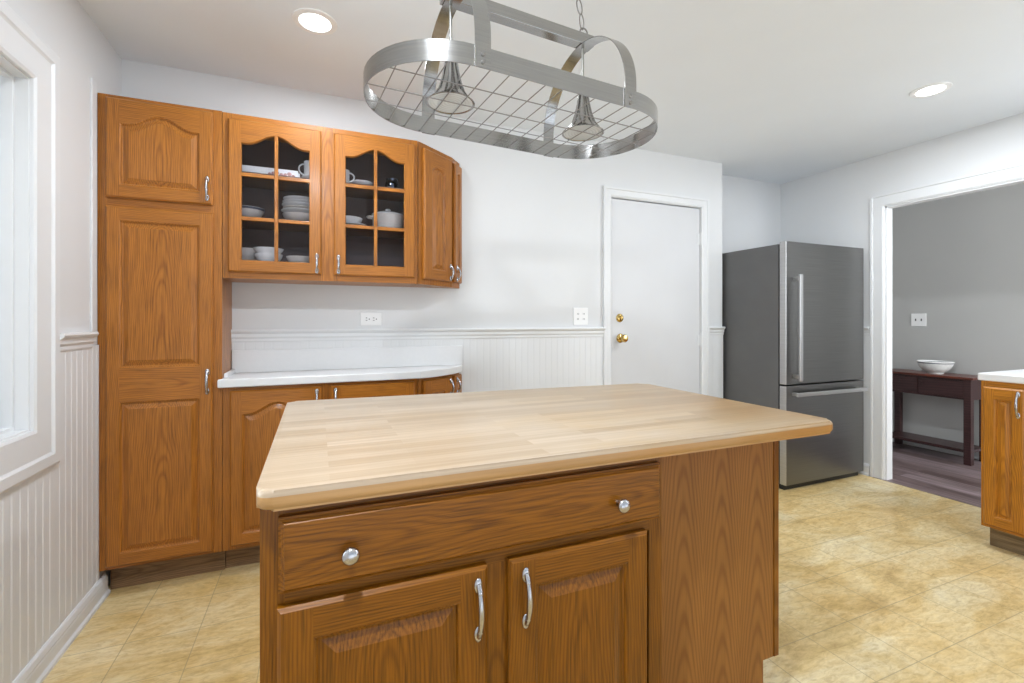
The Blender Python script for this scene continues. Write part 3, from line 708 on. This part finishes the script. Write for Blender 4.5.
# middle shelf left
def banded_bowl(nm, x, y, z, r, h, label, group=None):
    t = empty(nm, (x, y, z), label, 'bowl', group)
    bm = nb(); bowl(bm, r, h, (x, y, z)); mk('bowl_body', bm, 'cream', t, smooth=True)
    bm = nb(); lathe(bm, [(r*0.985+0.0008, h*0.80), (r+0.0012, h*0.97), (r+0.0008, h*0.97), (r*0.985, h*0.80)], (x, y, z), 36); mk('rim_band', bm, 'band', t, smooth=True, label='dark blue rim band')
    return t
banded_bowl('bowl', -0.325, 2.69, zm, 0.072, 0.062, 'cream bowl with a dark rim band alone on the middle shelf')
zz = zm
labs = ['deep cream bowl at the bottom of the tall dish stack', 'widest white plate resting on the deep cream bowl in the dish stack', 'cream plate just above the widest plate in the dish stack',
        'white plate in the middle of the dish stack', 'white plate second from the top of the dish stack', 'shallow white plate on the very top of the dish stack']
for k, (r, h, dz, m) in enumerate(((0.088, 0.050, 0.044, 'cream'), (0.094, 0.020, 0.0125, 'china'), (0.086, 0.020, 0.0125, 'cream'), (0.091, 0.020, 0.0125, 'china'), (0.088, 0.020, 0.0125, 'china'), (0.084, 0.022, 0, 'china'))):
    bm = nb()
    if k == 0: bowl(bm, r, h, (-0.085, 2.70, zz), foot=0.55)
    else: plate(bm, r, (-0.085, 2.70, zz), h)
    o = mk('bowl' if k == 0 else 'plate', bm, m, smooth=True); tag(o, labs[k], 'bowl' if k == 0 else 'plate', 'stacked dishes on the middle shelf'); zz += dz+0.003
# bottom shelf left
o = dish('plate', lambda b, c: bowl(b, 0.060, 0.085, c, foot=0.4), -0.335, 2.748, zb, 'cream', 'large shadowed cream bowl behind the white ones on the bottom shelf', 'bowl'); o.name = 'bowl'
dish('ramekin', lambda b, c: bowl(b, 0.066, 0.050, c, foot=0.62), -0.232, 2.648, zb, 'china', 'white ramekin at the bottom of the pair on the bottom shelf', 'bowl', 'pair of stacked ramekins')
dish('ramekin', lambda b, c: bowl(b, 0.070, 0.036, c, foot=0.70), -0.232, 2.648, zb+0.043, 'china', 'upper white ramekin nested on the other on the bottom shelf', 'bowl', 'pair of stacked ramekins')
dish('shallow_dish', lambda b, c: bowl(b, 0.064, 0.048, c, foot=0.6), -0.090, 2.68, zb, 'cream', 'low grey-looking dish right of the ramekins on the bottom shelf', 'bowl')
# right door, top shelf
mug('mug', 0.122, 2.645, zt, 0.034, 0.078, -0.3, 'china', 'white mug with its handle to the right behind the right glass door')
dish('plate', lambda b, c: plate(b, 0.056, c, 0.026), 0.222, 2.665, zt, 'china', 'small white plate lying beside the mug behind the right glass door', 'plate')
t = empty('glass_jar', (0.385, 2.70, zt), 'small bluish glass jar on the top shelf behind the right door', 'jar')
bm = nb(); lathe(bm, [(0, 0), (0.032, 0), (0.040, 0.015), (0.040, 0.04), (0.030, 0.058), (0.034, 0.07), (0.031, 0.07), (0.027, 0.058), (0.036, 0.04), (0.036, 0.015), (0, 0.005)], (0.385, 2.68, zt), 24); mk('jar_body', bm, 'jar', t, smooth=True)
# right door, middle shelf
dish('plate', lambda b, c: plate(b, 0.085, c, 0.014), 0.165, 2.69, zm, 'china', 'wide white plate beneath a bowl beside the pot', 'plate')
dish('bowl', lambda b, c: bowl(b, 0.072, 0.048, c), 0.155, 2.69, zm+0.006, 'china', 'white bowl sitting on a plate beside the lidded pot', 'bowl')
t = empty('casserole_pot', (0.355, 2.68, zm), 'cream white casserole pot with domed lid and side handles on the middle shelf', 'pot')
pcx = 0.362
bm = nb(); lathe(bm, [(0, 0), (0.076, 0), (0.082, 0.010), (0.086, 0.075), (0.089, 0.080), (0.086, 0.080), (0.080, 0.075), (0, 0.008)], (pcx, 2.68, zm), 36); mk('pot_body', bm, 'cream', t, smooth=True)
bm = nb(); lathe(bm, [(0.089, 0.081), (0.088, 0.086), (0.06, 0.097), (0.016, 0.101), (0.012, 0.108), (0.016, 0.116), (0.010, 0.121), (0, 0.122)], (pcx, 2.68, zm), 36); mk('pot_lid', bm, 'china', t, smooth=True)
for s in (-1, 1):
    bm = nb(); tube(bm, [(pcx+s*0.084, 2.655, zm+0.066), (pcx+s*0.104, 2.655, zm+0.068), (pcx+s*0.112, 2.668, zm+0.068), (pcx+s*0.112, 2.692, zm+0.068), (pcx+s*0.104, 2.705, zm+0.068), (pcx+s*0.084, 2.705, zm+0.066)], 0.005, 8); mk('pot_handle', bm, 'cream', t, smooth=True)

# ------------------------------------------------------------------ island
IZ = 0.876
ic = empty('island_cabinet', (-0.09, 0.925, 0), 'dark golden oak island cabinet with one wide drawer and two doors in the foreground', 'cabinet')
ix0, ix1, iy = -0.096, 0.800, 0.938
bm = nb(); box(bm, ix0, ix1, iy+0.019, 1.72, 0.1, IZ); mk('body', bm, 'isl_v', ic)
bm = nb()
box(bm, ix0, ix0+0.04, iy, iy+0.019, 0.1, IZ); box(bm, ix1-0.04, ix1, iy, iy+0.019, 0.1, IZ); box(bm, 0.318, 0.390, iy, iy+0.019, 0.1, 0.69)
box(bm, ix0+0.04, ix1-0.04, iy, iy+0.019, 0.845, IZ, mi=1); box(bm, ix0+0.04, ix1-0.04, iy, iy+0.019, 0.69, 0.73, mi=1)
box(bm, ix0+0.04, 0.318, iy, iy+0.019, 0.1, 0.13, mi=1); box(bm, 0.390, ix1-0.04, iy, iy+0.019, 0.1, 0.13, mi=1)
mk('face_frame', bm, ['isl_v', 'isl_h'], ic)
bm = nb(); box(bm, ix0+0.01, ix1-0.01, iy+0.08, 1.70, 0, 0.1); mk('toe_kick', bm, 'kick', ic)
# drawer front
bm = nb(); dx0, dx1, dz0, dz1 = -0.066, 0.786, 0.721, 0.859
loops = [[bm.verts.new(p) for p in ((dx0+i, y, dz0+i), (dx1-i, y, dz0+i), (dx1-i, y, dz1-i), (dx0+i, y, dz1-i))] for i, y in ((0, iy-0.0005), (0, iy-0.011), (0.004, iy-0.0125), (0.008, iy-0.016), (0.011, iy-0.020))]
for A_, B_ in zip(loops, loops[1:]):
    for j in range(4): bm.faces.new((A_[j], A_[(j+1) % 4], B_[(j+1) % 4], B_[j]))
bm.faces.new(loops[-1]); bm.faces.new(loops[0][::-1])
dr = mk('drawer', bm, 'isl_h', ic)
for kx in (0.055, 0.656):
    bm = nb(); lathe(bm, [(0, 0), (0.008, 0), (0.006, 0.008), (0.007, 0.013), (0.0135, 0.0155), (0.0160, 0.0185), (0.0163, 0.0215), (0.0145, 0.0255), (0.0105, 0.0285), (0.005, 0.0300), (0, 0.0303)], (kx, iy-0.020, 0.781), 28, RY)
    mk('knob', bm, 'nickel', dr, smooth=True)
for x0, x1, hx in ((-0.068, 0.329, 0.374), (0.378, 0.744, 0.036)):
    h = 0.698-0.118; F = frame((x0, iy-0.0005, 0.118)); w = x1-x0
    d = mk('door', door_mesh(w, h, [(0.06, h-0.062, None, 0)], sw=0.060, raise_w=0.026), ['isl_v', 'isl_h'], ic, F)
    pull(d, F, hx, h-0.148, h-0.022, name='handle')
# right-hand island cabinet seen from its side
sc = empty('island_side_cabinet', (0.89, 1.03, 0), 'flat brown oak veneer side of the island cabinet right of the doors', 'cabinet')
sy = 1.03; sx1 = 1.338
bm = nb(); box(bm, 0.803, sx1-0.066, sy, 1.72, 0.0, IZ); box(bm, sx1-0.066, sx1-0.022, sy, 1.72, 0.160, IZ)
M['veneer'] = oak('oak_veneer_panel', 'Z', (0.30, 0.125, 0.026), contrast=0.42, rough=0.45, freq=900, coat=0.0, poress=0.3, columns=(0.0425, 0.145), spec=0.3, waver=0.35, tilt=0.07, yoff=0.285)
mk('body', bm, 'veneer', sc)
bm = nb(); box(bm, sx1-0.0215, sx1, sy-0.003, 1.72, 0.160, IZ-0.001, 0.002); mk('face_frame', bm, 'isl_v', sc)
# butcher block top
bm = nb()
P4 = [(-0.102, 0.912), (1.432, 0.910), (1.437, 1.81), (-0.104, 1.905)]
def rounded(poly, r, n=5):
    out = []; k = len(poly)
    for i in range(k):
        p = Vector(poly[i]); a = (Vector(poly[i-1])-p).normalized(); b = (Vector(poly[(i+1) % k])-p).normalized()
        for j in range(n+1):
            s = j/n; q = p+a*r*(1-s)**2+b*r*s**2; out.append((q.x, q.y))
    return out
prism(bm, rounded(P4, 0.03), IZ+0.001, 0.914, 0.013, 5)
o = mk('butcher_block_top', bm, 'butcher', smooth=True, origin=(0.65, 1.35, 0.892)); tag(o, 'pale maple butcher block worktop with rounded amber edges on the island', 'worktop')

# ------------------------------------------------------------------ fridge
fx0, fx1, fy = 3.060, 3.932, 2.294
fr = empty('refrigerator', (fx0, fy, 0), 'dark stainless steel bottom-freezer refrigerator in the alcove beside the doorway', 'refrigerator')
bm = nb(); box(bm, fx0+0.002, fx1-0.002, fy+0.062, YA-0.03, 0.03, 1.766, 0.004); mk('body', bm, 'side', fr)
bm = nb(); box(bm, fx0+0.012, fx1-0.012, fy+0.052, fy+0.0615, 0.05, 1.76); mk('seal', bm, 'seal', fr)
for nm, z0, z1, lab in (('fridge_door', 0.757, 1.779, 'tall upper refrigerator door'), ('freezer_door', 0.040, 0.747, 'lower freezer drawer door')):
    bm = nb(); box(bm, fx0, fx1, fy, fy+0.051, z0, z1, 0.004, mi=0)
    for f in bm.faces:
        if f.normal.y > -0.5 and f.calc_center_median().x < fx0+0.003: f.material_index = 1
    bm.normal_update()
    for f in bm.faces:
        c = f.calc_center_median()
        f.material_index = 1 if c.x < fx0+0.0035 else 0
    d = mk(nm, bm, ['fridge', 'fridge_edge'], fr, label=lab)
    if nm == 'fridge_door':
        hb = nb(); box(hb, 3.124, 3.154, fy-0.062, fy-0.045, 0.785, 1.540, 0.004)
        box(hb, 3.127, 3.151, fy-0.046, fy, 0.80, 0.83, 0.003); box(hb, 3.127, 3.151, fy-0.046, fy, 1.495, 1.525, 0.003)
        mk('handle', hb, 'fridge_edge', d, label='vertical bright steel bar handle')
    else:
        hb = nb(); box(hb, 3.10, 3.875, fy-0.062, fy-0.045, 0.676, 0.704, 0.004)
        box(hb, 3.115, 3.145, fy-0.046, fy, 0.679, 0.701, 0.003); box(hb, 3.83, 3.86, fy-0.046, fy, 0.679, 0.701, 0.003)
        mk('handle', hb, 'fridge_edge', d, label='horizontal bright steel bar handle')
bm = nb(); box(bm, fx0+0.02, fx1-0.02, fy+0.03, fy+0.07, 0.0, 0.040); mk('base_grille', bm, 'seal', fr)

# ------------------------------------------------------------------ right cabinet and counter
rx, ry = 3.312, 1.346
rc = empty('base_cabinet', (rx, ry, 0), 'golden oak base cabinet under a white counter at the right edge, by the doorway', 'cabinet')
bm = nb(); box(bm, rx+0.019, 3.97, -0.6, ry, 0.108, 0.890); mk('body', bm, 'oak_g', rc)
bm = nb()
box(bm, rx, rx+0.019, ry-0.03, ry, 0.108, 0.890); box(bm, rx, rx+0.019, 0.99, 1.18, 0.108, 0.89); box(bm, rx, rx+0.019, 0.62, 0.65, 0.108, 0.89); box(bm, rx, rx+0.019, -0.6, -0.57, 0.108, 0.89)
for a, b in ((1.18, ry-0.03), (0.65, 0.99), (-0.57, 0.62)):
    box(bm, rx, rx+0.019, a, b, 0.85, 0.89, mi=1); box(bm, rx, rx+0.019, a, b, 0.108, 0.14, mi=1)
mk('face_frame', bm, ['oak_g', 'oak_gh'], rc)
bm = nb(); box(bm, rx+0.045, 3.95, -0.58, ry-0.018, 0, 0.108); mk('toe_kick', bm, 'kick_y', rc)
M['oak_ghx'] = oak('golden_oak_rail_grain', 'X', (0.50, 0.195, 0.016))
for y1, w in ((ry-0.014, 0.160), (1.012, 0.37), (0.634, 0.37), (0.25, 0.37)):
    F = frame((rx-0.0005, y1, 0.125), -PI/2); h = 0.735
    d = mk('door', door_mesh(w, h, [(0.05, h-0.058, None, 0)], sw=0.045 if w < 0.2 else 0.058, raise_w=0.014), ['oak_g', 'oak_ghx'], rc, F)
    pull(d, F, w-0.022, h-0.145, h-0.012)
bm = nb(); box(bm, rx-0.016, 3.975, -0.62, ry+0.010, 0.891, 0.931, 0.006, 3)
o = mk('countertop', bm, 'lam'); tag(o, 'white laminate countertop on the golden oak cabinet at the right edge', 'countertop')

# ------------------------------------------------------------------ console table and bowl in the hall
tx, ty0, ty1, tz = 5.02, 2.100, 2.800, 0.737
tb = empty('console_table', (tx, ty0, 0), 'narrow dark mahogany console table with drawers against the grey hall wall', 'table')
bm = nb(); box(bm, tx-0.012, 5.325, ty0-0.012, ty1+0.012, tz-0.020, tz, 0.004); mk('table_top', bm, 'mahog_top', tb)
bm = nb(); box(bm, tx+0.010, 5.30, ty0+0.012, ty1-0.012, 0.545, tz-0.020); mk('apron', bm, 'mahog', tb)
for a, b in ((ty0+0.055, (ty0+ty1)/2+0.025-0.004), ((ty0+ty1)/2+0.025+0.004, ty1-0.055)):
    bm = nb(); box(bm, tx+0.001, tx+0.010, a, b, 0.565, 0.70, 0.003); d = mk('drawer', bm, 'mahog', tb)
    bm = nb(); lathe(bm, [(0, 0), (0.006, 0), (0.006, 0.006), (0.011, 0.010), (0.009, 0.015), (0, 0.016)], (tx+0.001, (a+b)/2 if a > 2.4 else b-0.03, 0.66), 16, Matrix.Rotation(-PI/2, 4, 'Y')); mk('knob', bm, 'mahog', d, smooth=True)
for lx in (tx, 5.265):
    for ly in (ty0+0.005, ty1-0.055):
        bm = nb(); box(bm, lx, lx+0.05, ly, ly+0.05, 0.001, tz-0.020, 0.003); mk('leg', bm, 'mahog', tb)
bm = nb(); box(bm, tx+0.01, 5.31, ty0+0.02, ty1-0.02, 0.10, 0.125, 0.003); mk('lower_shelf', bm, 'mahog', tb)
bx, by = 5.165, 2.415
t = empty('enamel_bowl', (bx, by, tz), 'white enamel bowl with a thin dark rim on the console table', 'bowl')
bm = nb(); r = 0.128; h = 0.112
lathe(bm, [(0, 0.0005), (0.056, 0.0005), (0.058, 0.010), (0.084, 0.026), (0.106, 0.050), (0.121, 0.080), (r, h-0.008), (r-0.004, h-0.008), (0.116, 0.080), (0.100, 0.050), (0.078, 0.032), (0.04, 0.015), (0, 0.012)], (bx, by, tz), 48); mk('bowl_body', bm, 'enamel', t, smooth=True)
bm = nb(); tube(bm, [(bx+r*math.cos(2*PI*k/48), by+r*math.sin(2*PI*k/48), tz+h-0.006) for k in range(48)], 0.0045, 8, closed=True); mk('rim', bm, 'china', t, smooth=True)
bm = nb(); tube(bm, [(bx+(r-0.004)*math.cos(2*PI*k/48), by+(r-0.004)*math.sin(2*PI*k/48), tz+h-0.016) for k in range(48)], 0.004, 8, closed=True); mk('rim_line', bm, 'band', t, smooth=True, label='dark line under the rim')

# ------------------------------------------------------------------ outlets and switches
def outlet(name, c, w, h, F, slots, label):
    t = empty(name, c, label, 'outlet'); W[t.name] = F.copy(); t.matrix_basis = F
    bm = nb(); box(bm, -w/2, w/2, -0.006, -0.0002, -h/2, h/2, 0.0025); mk('cover_plate', bm, 'plate', t, F)
    for (x, z, ww, hh, m) in slots:
        bm = nb(); box(bm, x-ww/2, x+ww/2, -0.0075, -0.0055, z-hh/2, z+hh/2, 0.0006); mk('receptacle' if m == 'plate' else 'slot', bm, m, t, F)
# duplex turned sideways over the counter
sl = []
for cx_ in (-0.022, 0.018):
    sl += [(cx_-0.003, 0.007, 0.009, 0.0035, 'slot'), (cx_-0.003, -0.007, 0.009, 0.0035, 'slot'), (cx_+0.012, 0, 0.006, 0.006, 'slot')]
outlet('wall_outlet', (0.285, YB, 1.222), 0.118, 0.076, frame((0.285, YB, 1.222)), sl, 'white sideways duplex outlet on the wall above the white counter')
t0 = 1.700
sl = []
for cx_ in (-0.023, 0.023):
    for cz in (-0.018, 0.018): sl += [(cx_-0.005, cz, 0.0025, 0.009, 'slot'), (cx_+0.005, cz, 0.0025, 0.009, 'slot')]
outlet('wall_outlet', (t0, YB, 1.243), 0.118, 0.120, frame((t0, YB, 1.243)), [(x, z, w_, h_, 'plate_dim') for x, z, w_, h_, _ in sl] if 'plate_dim' in M else sl, 'white double outlet plate on the wall left of the white door')
sl = [(-0.024, 0.0, 0.010, 0.022, 'slot'), (0.022, 0.0, 0.010, 0.022, 'slot')]
outlet('light_switch', (XH, 2.63, 1.222), 0.122, 0.122, frame((XH-0.0005, 2.63, 1.222), -PI/2), sl, 'white two-gang switch plate on the grey hall wall')

# ------------------------------------------------------------------ recessed ceiling lights
def downlight(x, y, label, power=20):
    t = empty('recessed_light', (x, y, ZC), label, 'ceiling light', 'recessed ceiling lights')
    bm = nb(); lathe(bm, [(0.062, -0.0005), (0.064, -0.006), (0.088, -0.004), (0.090, -0.0005)], (x, y, ZC), 40); mk('trim_ring', bm, 'plate', t, smooth=True)
    bm = nb(); lathe(bm, [(0, -0.004), (0.064, -0.004), (0.064, -0.001), (0, -0.001)], (x, y, ZC), 40); mk('lens', bm, 'lamp', t)
    area('recessed_bulb', (x, y, ZC-0.012), (0, 0, 0), 0.12, 0.12, power, (0.925, 0.98, 1.05), 'DISK')
downlight(-0.012, 2.16, 'lit round recessed ceiling light above the oak wall cabinets', 10)
downlight(3.13, 1.485, 'lit round recessed ceiling light nearest the doorway and refrigerator')
downlight(1.045, 2.165, 'recessed ceiling light mostly hidden behind the hanging pot rack', 1)
downlight(-0.05, 0.45, 'added unseen recessed ceiling light overhead, nearer the left wall', 34)  # out of view, added to brighten the left side
downlight(3.05, 0.15, 'added unseen recessed ceiling light overhead, nearer the right wall', 13)  # unseen lamp added for more even light on the right

# ------------------------------------------------------------------ pot rack
RF = frame((0.6055, 1.3655, 0.0), math.radians(4.5))       # centre of the oval
RR = 0.232; RL0, RL1 = -0.258, 0.256; ZB0, ZB1 = 1.852, 1.906
pr = empty('pot_rack', (0, 0, 0), 'brushed steel oval hanging pot rack with two spotlights above the island', 'pot rack', F=RF @ Matrix.Translation((0, 0, ZB0)))
def stadium(r, n=24):
    pts = []
    for i in range(n+1):
        a = -PI/2+PI*i/n; pts.append((RL1+r*math.cos(a), r*math.sin(a), math.cos(a), math.sin(a)))
    for i in range(n+1):
        a = PI/2+PI*i/n; pts.append((RL0+r*math.cos(a), r*math.sin(a), math.cos(a), math.sin(a)))
    return pts
bm = nb(); sweep(bm, [((x, y, ZB0), (nx, ny, 0), (0, 0, 1)) for x, y, nx, ny in stadium(RR)], [(0, 0), (0, ZB1-ZB0), (-0.0025, ZB1-ZB0), (-0.0025, 0)], closed=True)
mk('oval_band', bm, 'steel', pr, RF, smooth=True)
SX = (-0.240, 0.242); ZS = 2.156
for sx in SX:
    bm = nb(); path = [((sx, -RR-0.0005, ZB0-0.001), (1, 0, 0), (0, -1, 0))]
    H0 = ZB0+0.075
    for i in range(41):
        a = PI*i/40; y = -(RR+0.0005)*math.cos(a); z = H0+(ZS-0.003-H0)*math.sin(a)
        path.append(((sx, y, z), (1, 0, 0), Vector((0, -math.cos(a)/RR, math.sin(a)/(ZS-H0))).normalized()))
    path.append(((sx, RR+0.0005, ZB0-0.001), (1, 0, 0), (0, 1, 0)))
    sweep(bm, path, [(-0.022, 0), (0.022, 0), (0.022, 0.0025), (-0.022, 0.0025)])
    st = mk('strap', bm, 'steel', pr, RF, smooth=True)
    for sgn in (-1, 1):
        for dz in (0.013, 0.033):
            bm = nb(); lathe(bm, [(0, 0), (0.006, 0), (0.005, 0.003), (0, 0.004)], (sx, sgn*(RR+0.003), ZB0+dz), 10, RY if sgn < 0 else Matrix.Rotation(-PI/2, 4, 'X')); mk('rivet', bm, 'wire', st, RF, smooth=True)
bm = nb(); box(bm, SX[0]-0.03, SX[1]+0.03, -0.016, 0.022, ZS, ZS+0.038, 0.0015); mk('ridge_bar', bm, 'steel', pr, RF)
def half_y(x):
    if x < RL0: return math.sqrt(max(0, RR**2-(RL0-x)**2))
    if x > RL1: return math.sqrt(max(0, RR**2-(x-RL1)**2))
    return RR
for k in range(17):
    x = -0.433+0.0555*k-0.002
    hy = half_y(x)-0.001
    if hy > 0.05:
        bm = nb(); tube(bm, [(x, -hy, ZB0+0.0065), (x, hy, ZB0+0.0065)], 0.0016, 6); mk('wire', bm, 'wire', pr, RF, smooth=True)
for y in (-0.120, -0.012, 0.086):
    dx = math.sqrt(RR**2-y**2)
    bm = nb(); tube(bm, [(RL0-dx+0.001, y, ZB0+0.0035), (RL1+dx-0.001, y, ZB0+0.0035)], 0.0016, 6); mk('wire', bm, 'wire', pr, RF, smooth=True)
for lx in SX:
    bm = nb(); z0 = 1.861
    lathe(bm, [(0.0, z0+0.150), (0.010, z0+0.150), (0.015, z0+0.142), (0.021, z0+0.10), (0.029, z0+0.065), (0.041, z0+0.032), (0.061, z0+0.008), (0.073, z0), (0.068, z0), (0.057, z0+0.008), (0.037, z0+0.032), (0.025, z0+0.065), (0.0, z0+0.11)], (lx, 0.008, 0), 36)
    ls = mk('lamp_shade', bm, 'steel', pr, RF, smooth=True)
    bm = nb(); lathe(bm, [(0, z0+0.003), (0.03, z0+0.001), (0.0675, z0+0.0015), (0.0615, z0+0.006), (0, z0+0.006)], (lx, 0.008, 0), 36); mk('lens', bm, 'lens', ls, RF, smooth=True, label='frosted glass lens')
    for k in range(5):
        a = -PI/2+(k-2)*0.62
        bm = nb(); tube(bm, [(lx+r*math.cos(a), 0.008+r*math.sin(a), z0+z) for r, z in ((0.0175, 0.142), (0.0235, 0.10), (0.0315, 0.065), (0.0435, 0.032), (0.060, 0.009))], 0.0022, 6); mk('rib', bm, 'steel', ls, RF, smooth=True)
    bm = nb(); tube(bm, [(lx, 0.008, z0+0.148), (lx, 0.008, ZS-0.002)], 0.0045, 12)
    mk('rod', bm, 'chain', ls, RF, smooth=True)
for sx, tx_ in ((0.240, 0.19), (-0.223, -0.175)):
    bm = nb(); p = Vector((sx, 0, ZS+0.037)); q = Vector((tx_, 0, ZC-0.03))
    tube(bm, [(p.x+0.015*math.cos(a), p.y, p.z+0.012+0.015*math.sin(a)) for a in [2*PI*k/20 for k in range(20)]], 0.0024, 8, closed=True)
    d = (q-p); Lc = d.length-0.022; n = int(Lc/0.042); u = d.normalized(); s0 = 0.022
    for k in range(n):
        c = p+u*(s0+(k+0.5)*Lc/n); side = Vector((0, 1, 0)) if k % 2 == 0 else u.cross(Vector((0, 1, 0)))
        lp = [c+u*(0.0255*math.sin(a))+side*(0.0105*math.cos(a)) for a in [2*PI*j/14 for j in range(14)]]; tube(bm, lp, 0.0022, 6, closed=True)
    tube(bm, [(q.x, q.y, q.z-0.004), (q.x+0.009, q.y, q.z+0.005), (q.x, q.y, q.z+0.012), (q.x, q.y, ZC-0.0005)], 0.003, 8)
    mk('chain', bm, 'wire', pr, RF, smooth=True)
